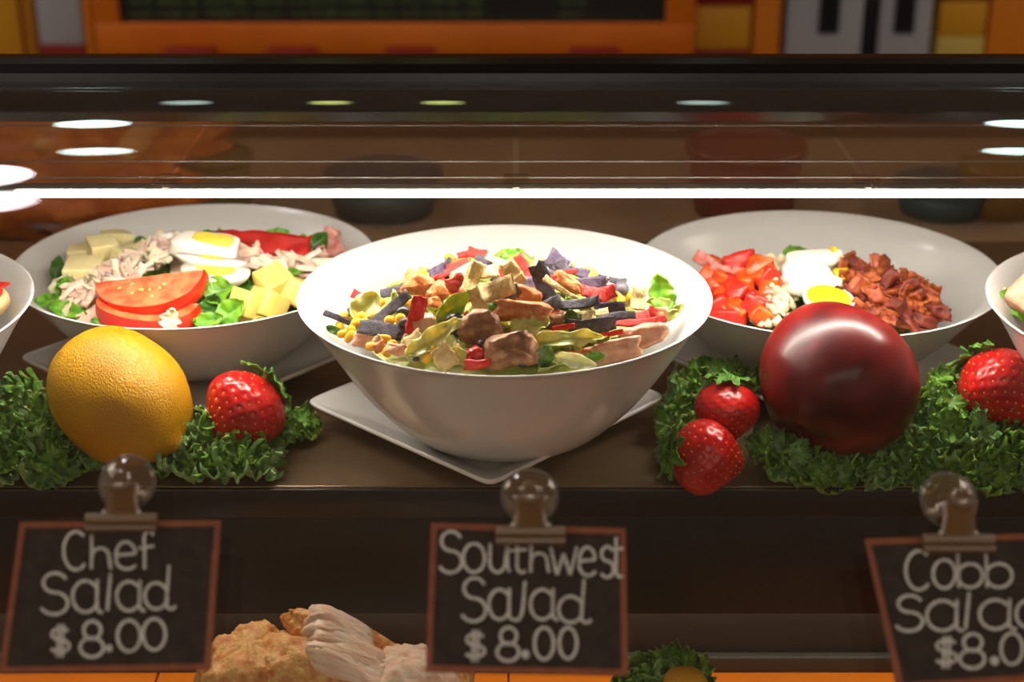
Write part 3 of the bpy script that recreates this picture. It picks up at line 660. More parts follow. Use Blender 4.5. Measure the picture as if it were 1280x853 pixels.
for a in [
    (459, 385, 52, 38, 50, -10, m_lettuce_p, 'crisp yellow green lettuce leaf beside the slanting blue strip', .005, .8),
    (566, 384, 60, 26, 48, 10, m_lettuce, 'curved bright green lettuce leaf below the crown', .008, 1.2),
    (543, 424, 82, 26, 34, -15, m_lettuce_p, 'long folded yellow green leaf rising from the front rim', .008, .9),
    (640, 319, 34, 16, 14, -20, m_lettuce, 'lime green lettuce tip curling out at the crown', .010, 1.3),
    (826, 366, 50, 34, 104, 5, m_lettuce, 'bright green veined leaf standing against the bowl wall', .012, .4),
    (829, 383, 46, 20, -8, -20, m_lettuce_p, 'pale crinkled lettuce piece at the foot of the standing leaf', .005, .7),
    (842, 391, 34, 13, 40, 0, m_lettuce_p, 'pale lettuce rib touching the bowl wall', .005, .5),
    (705, 425, 96, 22, 5, -25, m_lettuce_p, 'long pale yellow green leaf under the wide blue strip', .007, -.5),
    (663, 408, 46, 32, 15, -30, m_lettuce_p, 'olive lettuce leaf over the largest chicken chunk', .006, -.8),
    (680, 445, 30, 24, 70, 10, m_lettuce_d, 'dark green leaf beside the largest chicken chunk', .006, .6),
    (720, 452, 50, 18, -12, -10, m_lettuce_w, 'whitish lettuce rib against the front rim', .006, .6),
    (743, 446, 26, 12, 5, 0, m_lettuce, 'small green leaf between white rib and pale chicken', .005, .6),
    (420, 414, 26, 10, -25, 0, m_lettuce_d, 'dark green leaf tip by the bowl wall near the corn', .004, .4),
    (714, 399, 24, 20, 95, 0, m_lettuce_d, 'dark green leaf scrap below the long blue strip', .006, .5),
    (577, 447, 34, 18, -40, 0, m_lettuce_p, 'pale green leaf between square chip and tomato', .005, .7)]:
    lf(MC, a[0], a[1], a[2], a[3], a[4], a[5], a[6], a[7], None, a[8], a[9])
rnd = random.Random(21)
for k in range(26):   # scraps filling the gaps
    px, py = rnd.uniform(430, 830), rnd.uniform(345, 450)
    if ((px-632)/200)**2+((py-412)/42)**2 > 1: continue
    lf(MC, px, py, rnd.uniform(22, 40), rnd.uniform(14, 22), rnd.uniform(0, 180), rnd.uniform(-50, 10), rnd.choice((m_lettuce_p, m_lettuce, m_lettuce_w)), 'scrap of cut lettuce between the southwest salad toppings', 'lettuce scraps in the southwest salad', -.003, rnd.uniform(-1, 1))

# ------------------------------------------------------------------ chef salad
DL = 1.14
def cube(md, px, py, s, h, yaw, mat, label, group, lift=.008, tilt=(0, 0), dist=DL):
    p = md.fit(md.hit0(px, py, lift), .027); a = S(s, dist)/2; b = S(h, dist)/2
    Mx = Matrix.Translation(p) @ Matrix.Rotation(radians(yaw), 4, 'Z') @ Matrix.Rotation(radians(tilt[0]), 4, 'X') @ Matrix.Rotation(radians(tilt[1]), 4, 'Y')
    return single('cheese_cube', label, 'cheese', box('cheese_cube', -a, a, -a, a, -b, b, mat, .0012, .0008, nx()), Mx, group)
GP = 'pale cheese cubes in the chef salad'; LP = 'pale cheese cube heaped beside the shredded chicken'
for a in [(128, 313, 36, 30, 28, .010, (10, 0)), (146, 301, 34, 26, 40, .008, (0, 12)), (102, 321, 32, 28, 5, .006, (4, 0)), (106, 343, 46, 34, 4, .006, (6, 0)), (158, 324, 30, 24, 50, .005, (10, 15)), (171, 314, 24, 22, 30, .004, (0, -20))]:
    cube(ML, a[0], a[1], a[2], a[3], a[4], m_cheese, LP, GP, a[5], a[6])
GY = 'yellow cheese cubes in the chef salad'; LY_ = 'deep yellow cheese cube near the green leaves of the chef salad'
for a in [(342, 354, 40, 30, 40, .012, (16, -10)), (374, 366, 34, 32, 60, .010, (10, 25)), (310, 381, 34, 32, 52, .009, (0, 30)), (343, 386, 38, 34, 44, .010, (-6, 38)), (318, 396, 30, 22, 20, .004, (0, 0)), (392, 372, 26, 26, 10, .004, (0, 10))]:
    cube(ML, a[0], a[1], a[2], a[3], a[4], m_cheesey, LY_, GY, a[5], a[6])
def tomato_slice(Mx, W, D, H, label, cat='tomato'):
    """thick half-moon slice: curved skin band in front, wet flesh on the cut top"""
    t = thing('tomato_slice', label, cat, Mx); nA = 30; v = []; f = []; rows = 7
    for j in range(rows):          # skin band, bulging
        q = j/(rows-1); b = 1+.05*sin(pi*q)
        for i in range(nA+1):
            a = pi*(1+i/nA); v.append((W/2*cos(a)*b*(1+.02*sin(a*5)), D*sin(a)*b, H*(q-.5)*(1+.15*sin(a*2))))
    for j in range(rows-1):
        for i in range(nA): k = j*(nA+1)+i; f.append((k, k+1, k+nA+2, k+nA+1))
    link('skin', mesh('skin', v, f, m_tskin), t)
    v = []; f = []; rings = 6     # flesh body just inside the skin
    for top in (1, -1):
        b0 = len(v)
        for r in range(rings+1):
            q = r/rings
            for i in range(nA+1):
                a = pi*(1+i/nA); z = H/2*top*(1+.15*sin(a*2)*q)*.99 + top*.0012*noise.noise((cos(a)*q*4, sin(a)*q*4, W*99))*(1 if q < 1 else 0)
                v.append((W/2*cos(a)*q*.995, D*sin(a)*q*.995, z))
        for r in range(rings):
            for i in range(nA):
                k = b0+r*(nA+1)+i; q4 = (k, k+nA+1, k+nA+2, k+1); f.append(q4 if top < 0 else q4[::-1])
    n1 = (rings+1)*(nA+1)
    for i in range(rings):          # flat back
        for e in (0, nA):
            k = i*(nA+1)+e; q4 = (k, k+nA+1, n1+k+nA+1, n1+k); f.append(q4)
    link('flesh', mesh('flesh', v, f, m_tflesh), t)
    r_ = random.Random(int(W*1e5))
    for k in range(9):
        a = pi*(1.15+.7*r_.random()); q = r_.uniform(.35, .72)
        link('seed', chunk('seed', .0032, .002, .0012, m_seed, 1, .05, 2, k, 6), t, T(W/2*cos(a)*q, D*sin(a)*q, H*.5+.0006) @ Matrix.Rotation(a, 4, 'Z'))
    return t
def ypr(p, yaw=0, pit=0, rol=0):
    return Matrix.Translation(p) @ Matrix.Rotation(radians(yaw), 4, 'Z') @ Matrix.Rotation(radians(pit), 4, 'X') @ Matrix.Rotation(radians(rol), 4, 'Y')
tomato_slice(ypr(ML.hit(190, 355, .016), 6, 16, -7), S(134, DL), S(62, DL), S(25, DL), 'upper thick tomato slice with seedy cut face in the chef salad')
tomato_slice(ypr(ML.hit(186, 389, .006), -4, 12, 2), S(126, DL), S(42, DL), S(30, DL), 'lower thick tomato slice against the front rim of the chef salad')
def egg_half(Mx, L, W, H, label, yolk=m_yolk, yq=.58, cut=1.0):
    """egg half lying cut face up; the yolk is a shallow dome set in the face"""
    t = thing('egg_half', label, 'egg', Mx); v = []; f = []; n, m = 10, 36
    for i in range(n+1):
        a = pi/2*i/n
        for j in range(m):
            b = 2*pi*j/m; e = 1+.10*cos(b); v.append((L/2*cos(b)*cos(a)*(1+.06*cos(b)), W/2*sin(b)*cos(a)*e, -H*sin(a)))
    for i in range(n):
        for j in range(m): k = (j+1) % m; f.append((i*m+k, i*m+j, (i+1)*m+j, (i+1)*m+k))
    f.append(tuple(range(m)))
    link('white', mesh('white', v, f, m_eggw), t)
    v = []; f = []
    for i in range(5):
        q = 1-i/4
        for j in range(m):
            b = 2*pi*j/m; v.append((L/2*yq*q*cos(b)+L*.03, W/2*yq*q*sin(b), .0012*(1-q*q)+.0002))
    for i in range(4):
        for j in range(m): k = (j+1) % m; f.append((i*m+j, i*m+k, (i+1)*m+k, (i+1)*m+j))
    link('yolk', mesh('yolk', v, f, yolk), t); return t
egg_half(ypr(ML.hit(267, 337, .018), -6, 8, 4), S(88, DL), S(52, DL), S(24, DL), 'front egg half with yolk face up beside the upper tomato slice')
egg_half(ypr(ML.hit(262, 322, .020), -4, -6, 6), S(90, DL), S(40, DL), S(16, DL), 'middle egg slice of the chef salad stack', yq=.4)
def egg_wedge(Mx, L, W, H, label, yolk=m_yolk, yl=.62):
    t = thing('egg_wedge', label, 'egg', Mx)
    link('white', chunk('white', L, W, H, m_eggw, .5, .1, 2, nx(), 16, .02), t)
    if yl < .3: return t          # only the white shows
    link('yolk', chunk('yolk', L*yl, W*.6, H*.3, yolk, .6, .12, 2, nx(), 12, .04), t, T(L*.1, 0, H*.40)); return t
egg_wedge(ypr(ML.hit(258, 308, .020), -8, 12, 6), S(88, DL), S(44, DL), S(28, DL), 'topmost egg wedge at the back of the chef salad stack')
lump(ML, 208, 300, 40, 18, 22, 25, m_eggw, 'egg_white_piece', 'egg', 'rounded egg white end behind the topmost egg wedge', None, .010, .8, dist=DL)
p = ML.hit(322, 305, .014)
single('pepper_slice', 'dark red pepper slice lying along the back of the chef salad', 'pepper', ribbon('pepper_slice', S(136, DL), S(34, DL), .004, m_pepper, -.3, .2, .14, 0, 5, 24, 7), frame(p, -3, -20, 0))
rnd = random.Random(31)
for k in range(96):
    u = rnd.random(); px = 88+u*118+rnd.uniform(-12, 12); py = 378-u*66+rnd.uniform(-20, 14)
    strip(ML, px, py, rnd.uniform(20, 46), rnd.uniform(5, 11), rnd.gauss(28, 34), rnd.uniform(-50, 30), rnd.choice((m_turk, m_turk, m_turkp)), 't', rnd.uniform(.004, .013), rnd.uniform(-2.4, 2.4), rnd.uniform(-1.5, 1.5), th=.0012, label='shred of pale chicken in the heap between the cheese and tomato', group='chicken shreds in the chef salad', wav=.25, name='chicken_shred', cat='chicken', dist=DL)
for k in range(60):
    px, py = rnd.uniform(305, 402), 0; py = 318+(px-305)*.12+rnd.uniform(-9, 17)
    strip(ML, px, py, rnd.uniform(24, 56), rnd.uniform(6, 13), rnd.gauss(-16, 20), rnd.uniform(-50, 20), rnd.choice((m_turkp, m_turkp, m_turk)), 't', rnd.uniform(.003, .012), rnd.uniform(-1.2, 1.2), rnd.uniform(-.8, .8), th=.0018, label='pink turkey shred lying before the dark red pepper slice', group='turkey shreds in the chef salad', wav=.2, name='turkey_shred', cat='turkey', dist=DL)
for px, py, w_, a in ((408, 302, 40, 60), (414, 312, 36, 20)):
    strip(ML, px, py, w_, 22, a, 0, m_ham, 't', .006, .8, .4, label='rosy turkey fold against the rear wall of the chef salad bowl', group='turkey folds by the rear wall of the chef salad', wav=.2, name='turkey_fold', cat='turkey', dist=DL)
for k, (px, py) in enumerate([(150, 402), (118, 392), (232, 370), (200, 318), (222, 322)]):
    strip(ML, px, py, 44, 18, 10+20*k, -10, m_turkp, 't', .004, 1, .6, label='loose turkey shred beside the tomato slices of the chef salad', group='loose turkey shreds in the chef salad', wav=.22, name='turkey_shred', cat='turkey', dist=DL)
for a in [
    (274, 366, 40, 42, 20, -25, m_lettuce, 'rounded green lettuce leaf at the centre of the chef salad', .012, .7),
    (298, 358, 44, 40, 60, 0, m_lettuce_d, 'dark lettuce leaf beneath the front egg half', .007, .8),
    (268, 384, 36, 36, 80, -10, m_lettuce_d, 'dark curled lettuce leaf beside the upper tomato slice', .006, .9),
    (290, 391, 44, 34, 40, -20, m_lettuce, 'glossy green leaf in front of the yellow cheese', .010, .8),
    (262, 401, 40, 20, 12, -20, m_lettuce, 'green leaf along the front rim of the chef salad', .007, .4),
    (214, 399, 26, 24, 74, 0, m_lettuce_w, 'pale frilled lettuce tip poking over the lower tomato slice', .016, .2),
    (83, 360, 40, 40, 70, 10, m_lettuce_w, 'pale crinkled lettuce leaf below the pale cheese', .006, .7),
    (84, 360, 28, 26, -30, 5, m_lettuce, 'green leaf tip over the pale crinkled leaf', .010, .6),
    (60, 376, 32, 18, 10, -20, m_lettuce, 'green leaf at the rim next to the cut off bowl', .008, .5),
    (86, 389, 50, 22, -16, -20, m_lettuce, 'long bright green leaf along the rim under the chicken', .008, .5),
    (130, 402, 30, 10, -8, 0, m_lettuce, 'green sliver below the lower tomato slice', .008, .4),
    (72, 336, 34, 20, 80, 10, m_lettuce_d, 'dark leaf behind the pale cheese at the bowl wall', .006, .4),
    (178, 307, 26, 20, -70, 0, m_lettuce_d, 'dark leaf between pale cheese and egg', .008, .4),
    (192, 306, 14, 10, 50, 0, m_lettuce_d, 'small dark scrap beside the egg white end', .006, .4),
    (398, 304, 38, 30, 50, 0, m_lettuce_d, 'dark green leaf at the end of the pepper slice', .008, .6),
    (380, 303, 24, 20, 100, 0, m_lettuce, 'green leaf right behind the pepper slice end', .006, .6),
    (347, 292, 34, 14, 5, -20, m_lettuce, 'green leaf showing above the pepper slice', .012, .4),
    (258, 291, 14, 8, 20, 0, m_lettuce, 'green scrap above the topmost egg wedge', .014, .4),
    (363, 342, 30, 14, 5, -20, m_lettuce, 'green leaf between turkey and yellow cheese', .010, .4),
    (325, 402, 20, 10, 10, 0, m_lettuce_p, 'pale leaf scrap under the yellow cheese', .006, .4)]:
    lf(ML, a[0], a[1], a[2], a[3], a[4], a[5], a[6], a[7], None, a[8], a[9], lobes=.24 if 'frilled' in a[7] else .06, dist=DL)

# ------------------------------------------------------------------ cobb salad
DR = 1.14
rnd = random.Random(51)
for k in range(58):
    px = rnd.uniform(872, 962); py = rnd.uniform(332, 399)
    if px < 890 and py < 345: continue
    s = rnd.uniform(18, 27)
    lump(MR, px, py, s*1.15, s*.9, s*.8, rnd.uniform(-40, 60), rnd.choice((m_tom, m_tom, m_tom, m_tomd)), 'tomato_dice', 'tomato', 'diced orange red tomato in the heap of the cobb salad', 'diced tomato in the cobb salad', rnd.uniform(.002, .010), .36, .10, rnd.uniform(-30, 30), rnd.uniform(-.4, .4), 10, DR, .02)
lump(MR, 924, 328, 42, 28, 28, 18, m_tomd, 'tomato_wedge', 'tomato', 'dark red tomato wedge topmost behind the diced tomato', None, .012, .4, .1, dist=DR)
lump(MR, 950, 337, 34, 36, 24, -6, m_tom, 'tomato_wedge', 'tomato', 'broad tomato piece with a pale seed beside the white crumbles', None, .012, .35, .1, dist=DR)
for k, (px, py, a) in enumerate([(882, 326, -30), (893, 334, -40), (905, 336, 10), (914, 342, -10), (888, 345, 40)]):
    strip(MR, px, py, 36, 18, a, -10, m_ham, 'h', .010, 1, .8, label='pink ham fold tucked behind the diced tomato', group='ham folds in the cobb salad', wav=.25, name='ham_fold', cat='ham', dist=DR)
for k in range(170):
    u = rnd.random(); px = 962+rnd.gauss(14, 12)+8*sin(u*6); py = 322+u*86
    if px > 1000 and py < 345: px -= 18
    s = rnd.uniform(4, 11)
    lump(MR, px, py, s*1.2, s, s, rnd.uniform(0, 180), m_crumb, 'cheese_crumble', 'cheese', 'white crumble in the row between tomato and egg', 'white crumbles in the cobb salad', rnd.uniform(.004, .011), .8, .3, n=6, dist=DR, amp2=.2)
egg_wedge(ypr(MR.hit(1014, 325, .014), 4, 6, -4), S(64, DR), S(30, DR), S(18, DR), 'long egg white slice at the back of the cobb salad', m_yolkd, .26)
egg_wedge(ypr(MR.hit(1036, 324, .012), 30, 0, -20), S(36, DR), S(24, DR), S(20, DR), 'upturned egg white end next to the bacon', m_yolkd)
egg_wedge(ypr(MR.hit(1008, 345, .012), -10, 20, 0), S(64, DR), S(34, DR), S(22, DR), 'middle egg wedge of the cobb salad resting on crumbles', m_yolkd, .26)
egg_wedge(ypr(MR.hit(1018, 358, .014), -14, 24, 4), S(66, DR), S(30, DR), S(22, DR), 'white egg wedge right behind the yolk faced half', m_yolkd, .26)
t = egg_half(ypr(MR.hit(1034, 372, .018), -18, 20, 8), S(64, DR), S(50, DR), S(22, DR), 'egg half showing a broad deep yellow yolk above the apple', m_yolkd, .86)
egg_half(ypr(MR.hit(1068, 392, .008), 8, 20, 0), S(44, DR), S(24, DR), S(14, DR), 'low egg slice with deep yolk peeping out beside the apple', m_yolkd, .85)
lump(MR, 1050, 343, 20, 16, 14, 0, m_yolkd, 'yolk_piece', 'egg', 'bit of deep yolk against the bacon heap', None, .010, dist=DR)
for k in range(96):
    u, q = rnd.random(), rnd.random(); px = 1048+u*118; py0 = 326+max(0, (px-1080))*.48; py = py0+q*(402-py0)
    if px < 1085 and py > 372 and rnd.random() < .8: py -= 25
    strip(MR, px, py, rnd.uniform(26, 54), rnd.uniform(10, 20), rnd.gauss(-12, 45), rnd.uniform(-60, 40), rnd.choice((m_bacon, m_bacon, m_bacond, m_baconp)), 'b', rnd.uniform(.003, .015), rnd.uniform(-2, 2), rnd.uniform(-1.2, 1.2), th=.0012, label='crinkled bacon piece in the heap of the cobb salad', group='bacon pieces in the cobb salad', wav=.5, name='bacon_piece', cat='bacon', dist=DR)
lf(MR, 1184, 391, 14, 6, 50, 0, m_lettuce_d, 'tiny herb tip at the end of the bacon heap', None, .006, .5, dist=DR)

# outer bowls' contents
BA, BB = Vector((-.458, -.030)), Vector((.455, -.030))
MA = Mound(BA, .10, .095, .075, BA, .14, .1025); MB2 = Mound(BB, .10, .095, .075, BB, .14, .1025)
bed('lettuce_bed', 'lettuce lying in the cut off bowl beyond the chef salad', MA, m_lettuce, 60, 7)
bed('lettuce_bed', 'lettuce lying in the cut off bowl beyond the cobb salad', MB2, m_lettuce, 60, 8)
p = MA.fit(atz(0, 372, .102), .028)
t = thing('apple_slice', 'red edged apple slice in the cut off bowl beyond the chef salad', 'apple', ypr(p, -20, 20, 10))
link('flesh', chunk('flesh', .036, .022, .020, m_flesh, .7, .05, 2, 3, 14), t)
link('peel', ribbon('peel', .037, .020, .0015, m_tomd, .9, 0, .03, 0, 4), t, T(0, -.002, .0112))
p = MB2.fit(atz(1288, 360, .108), .032)
single('chicken_slice', 'pale chicken slice in the cut off bowl beyond the cobb salad', 'chicken', chunk('chicken_slice', .044, .030, .022, m_chick_p, .5, .1, 2, 9, 14, .04), frame(p, 38, -20))
p = MB2.fit(atz(1290, 384, .092), .040)
single('chicken_slice', 'lower browned chicken slice over the frilly leaf in the far right bowl', 'chicken', chunk('chicken_slice', .044, .03, .02, m_chick, .5, .1, 2, 19, 14, .04), frame(p, 30, -20))
p = MB2.fit(atz(1266, 386, .094), .014)
single('lettuce_leaf', 'frilly bright green leaf at the rim of the far right bowl', 'lettuce', leaf('lettuce_leaf', .040, .016, m_lettuce, .4, .1, 77, .1), frame(p, -34, -10))
p = MB2.fit(atz(1243, 370, .100), .010)
single('lettuce_leaf', 'pale lettuce rib at the rim of the far right bowl', 'lettuce', leaf('lettuce_leaf', .018, .007, m_lettuce_w, .4, .1, 78, .1), frame(p, -50, -10))

# ------------------------------------------------------------------ kale
def kale_leaf(seed, R, mat):
    rnd = random.Random(seed); ph = [rnd.uniform(0, 6.28) for _ in range(8)]; o = rnd.uniform(0, 90)
    nr, na = 14, 150; v = []; f = []
    for i in range(nr):
        q = .10+.90*i/(nr-1); k = max(0, q-.2)/.8
        for j in range(na):
            a = 2*pi*j/na
            w0 = sin(3*a+ph[0]); w1 = sin(7*a+ph[1]+1.5*w0); w2 = sin(15*a+ph[2]+1.6*w1); w3 = sin(33*a+ph[5]+1.5*w2)
            h = R*(.26*k*w0+.26*k**1.4*w1+.17*k**2*w2+.035*k**3*w3+.12*k*noise.noise((cos(a)*4+o, sin(a)*4, q*5)))
            da = .07*k**1.6*cos(15*a+ph[2]+1.6*w1)
            r = R*min(q, .74)*(1+.10*w0+.08*k*w2); z = h+R*.5*min(q, .74)**2
            if q > .74:         # the margin rolls over
                g = (q-.74)/.26*(3.3+.9*w2); r += R*.115*sin(g); z += R*.115*(1-cos(g))
            v.append((r*cos(a+da), r*sin(a+da), z))
    for i in range(nr-1):
        for j in range(na):
            k = (j+1) % na; f.append((i*na+j, i*na+k, (i+1)*na+k, (i+1)*na+j))
    f.append(tuple(range(na-1, -1, -1)))
    return mesh('kale_leaf', v, f, mat)
DZ = -.160
KL = [kale_leaf(900+i, .021, m_kale) for i in range(7)]+[kale_leaf(920+i, .021, m_kale2) for i in range(3)]
def kale(label, spots, seed, stem=None):
    """spots: (point, radius scale)"""
    rnd = random.Random(seed); c = sum((s[0] for s in spots), Vector())/len(spots)
    zb = 0 if c.z > 0 else DZ
    t = thing('kale_bunch', label, 'kale', T(c.x, c.y, zb))
    for p, s in spots:
        L = p-Vector((c.x, c.y, zb))
        d = Vector((rnd.uniform(-.5, .5)+L.x*6, rnd.uniform(-.9, .1)-.3, rnd.uniform(.5, 1.2))).normalized()
        Mx = Matrix.Translation(L) @ d.to_track_quat('Z', 'Y').to_matrix().to_4x4() @ Matrix.Rotation(rnd.uniform(0, 6.28), 4, 'Z') @ Matrix.Scale(s, 4)
        link('leaf', rnd.choice(KL), t, Mx)
        if s > .6:      # a smaller frill pushed against each full leaf
            d2 = (d+Vector((rnd.uniform(-.8, .8), rnd.uniform(-.8, .2), rnd.uniform(-.5, .3)))).normalized()
            link('leaf', rnd.choice(KL), t, Matrix.Translation(L+d2*.007+Vector((rnd.uniform(-.008, .008), 0, .002))) @ d2.to_track_quat('Z', 'Y').to_matrix().to_4x4() @ Matrix.Rotation(rnd.uniform(0, 6.28), 4, 'Z') @ Matrix.Scale(s*.62, 4))
    pts = [Vector((q*.012, q*.004, .004+.002*q)) for q in (-1, 0, 1)]
    link('stem', tube('stem', pts, .002, m_kstem), t)
    return t
def heap(poly, seed, n, zmax):
    """points filling a small heap given by (px, py, z) anchors"""
    rnd = random.Random(seed); o = []
    for px, py, z, s in poly: o.append((atz(px, py, z), s))
    return o
def K(lst): return [(atz(px, py, z), s) for px, py, z, s in lst]
kale('dark curly kale bunch against the lemon beside the cut off bowl', K([(20, 585, .008, 1.1), (60, 585, .008, 1.1), (98, 580, .008, 1), (10, 560, .016, 1.1), (45, 555, .02, 1.1), (80, 558, .018, 1), (-15, 540, .024, 1.2), (22, 528, .028, 1.1), (58, 530, .03, 1.1), (92, 545, .022, .8), (5, 502, .034, 1), (35, 506, .034, 1), (-20, 580, .01, 1.2), (70, 512, .03, .8), (115, 572, .008, .8)]), 1)
kale('curly kale bunch in front of the strawberry beside the lemon', K([(195, 575, .008, 1), (230, 585, .008, 1), (265, 588, .008, 1), (300, 588, .008, 1), (325, 582, .008, .8), (205, 555, .018, .9), (240, 558, .02, 1), (275, 560, .02, 1), (310, 566, .015, .9), (225, 535, .028, .7), (258, 540, .028, .7), (285, 548, .022, .7), (185, 560, .012, .8), (335, 570, .010, .6)]), 2)
kale('small flat kale piece on the shelf beside the white square plate', K([(355, 530, .010, .7), (375, 532, .008, .7), (360, 545, .006, .7), (385, 540, .006, .6), (345, 540, .006, .7)]), 3)
kale('kale sprig peeping between lemon and strawberry', K([(246, 522, .02, .5), (240, 530, .016, .5), (252, 532, .014, .5)]), 4)
kale('bright curly kale standing behind the two stacked strawberries', K([(858, 490, .03, .8), (880, 474, .034, .8), (905, 470, .034, .8), (930, 478, .03, .7), (848, 512, .022, .8), (842, 535, .014, .8), (848, 558, .008, .8), (862, 540, .014, .8), (870, 505, .026, .8), (846, 578, .006, .7)]), 5)
kale('curly kale bunch spread in front of the red apple', K([(960, 570, .012, .8), (985, 580, .008, 1), (1015, 588, .008, 1), (1045, 590, .006, 1), (1075, 588, .008, 1), (1105, 586, .008, 1), (975, 556, .016, .7), (1040, 572, .014, .8), (1070, 568, .016, .8), (1100, 566, .016, .9), (1125, 580, .008, 1), (1010, 572, .014, .8)]), 6)
kale('tall curly kale heap beneath the rightmost strawberry', K([(1150, 585, .008, 1.1), (1185, 588, .008, 1.1), (1220, 588, .008, 1.1), (1255, 588, .008, 1.1), (1290, 586, .008, 1.1), (1150, 560, .018, 1.1), (1185, 560, .02, 1.1), (1220, 562, .018, 1.1), (1260, 562, .018, 1.1), (1295, 560, .02, 1.1), (1160, 532, .03, 1), (1195, 535, .032, 1.1), (1235, 545, .026, 1.1), (1170, 505, .04, .9), (1200, 512, .04, .9), (1180, 486, .048, .7), (1192, 472, .052, .4), (1135, 570, .012, .9), (1275, 540, .03, 1)]), 7)

# ------------------------------------------------------------------ fruit
def uv(name, fn, mat, n=40, m=72):
    v = []; f = []
    for i in range(n+1):
        for j in range(m): v.append(fn(i/n, 2*pi*j/m))
    for i in range(n):
        for j in range(m): k = (j+1) % m; f.append((i*m+j, i*m+k, (i+1)*m+k, (i+1)*m+j))
    me = mesh(name, v, f, mat); bm = bmesh.new(); bm.from_mesh(me); bmesh.ops.remove_doubles(bm, verts=bm.verts, dist=1e-6)
    bmesh.ops.recalc_face_normals(bm, faces=bm.faces); bm.to_mesh(me); bm.free()
    me.polygons.foreach_set('use_smooth', [True]*len(me.polygons)); return me
def axis_m(p, d, roll=0):
    return Matrix.Translation(Vector(p)) @ Vector(d).normalized().to_track_quat('Z', 'Y').to_matrix().to_4x4() @ Matrix.Rotation(roll, 4, 'Z')
def lemon_fn(q, b):
    a = pi*q; z = -cos(a); r = sin(a)**.9
    nip = exp(-((1-z)/.05)) ; r = r*(1-.0*nip)
    zz = z*.048+(.006*exp(-(r/.16)**2) if z > 0 else -.002*exp(-(r/.2)**2))
    p = Vector((r*cos(b), r*sin(b), z)); d = 1+.03*noise.noise(p*1.6)+.006*noise.noise(p*7)
    return (r*cos(b)*.0405*d, r*sin(b)*.0405*d, zz*d)
lp = aty(150, 496, -.035)
t = thing('lemon', 'whole yellow lemon resting on the dark kale', 'lemon', axis_m(lp, (.72, -.45, -.42)) @ Matrix.Scale(1.06, 4))
link('rind', uv('rind', lemon_fn, m_lemon), t)
link('stem_scar', lathe('stem_scar', [(0, .001), (.0025, .0008), (.003, 0)], m_applep, 12), t, T(0, 0, -.0505) @ Matrix.Rotation(pi, 4, 'X'))
def apple_fn(q, b):
    a = pi*q; s = sin(a)
    r = .0505*(s**.85)*(1+.035*cos(5*b)*(1-q)*.8)
    z = -.042*cos(a)
    z += .011*exp(-(r/.010)**2) if q < .5 else -.012*exp(-(r/.013)**2)
    z *= 1+.03*cos(b)
    k = 1-.10*(1-q)*s     # narrower towards the calyx end
    n_ = 1+.05*noise.noise((cos(b)*1.3, sin(b)*1.3, q*2.5+3))
    return (r*k*cos(b)*(1+.03*sin(2*b))*n_, r*k*sin(b)*n_, z*n_)
ap = aty(1048, 478, -.035)
t = thing('red_apple', 'large dark red apple resting on the kale', 'apple', Matrix.Translation(ap) @ Matrix.Scale(1.06, 4, (1, 0, 0)) @ axis_m((0, 0, 0), (.62, .52, .58), 1.0) @ Matrix.Scale(1.1, 4))
link('skin', uv('skin', apple_fn, m_apple, 48, 80), t)
for k in range(5): link('calyx', ribbon('calyx', .006, .003, .0008, m_applep, .8, .3, .2, .7, k), t, T(.0025*cos(k*1.257), .0025*sin(k*1.257), -.0315) @ Matrix.Rotation(k*1.257, 4, 'Z') @ Matrix.Rotation(1.2, 4, 'Y'))
link('stem', tube('stem', [(0, 0, .028), (.001, 0, .036), (.003, .001, .044)], [.0014, .0012, .0018], m_applep), t)
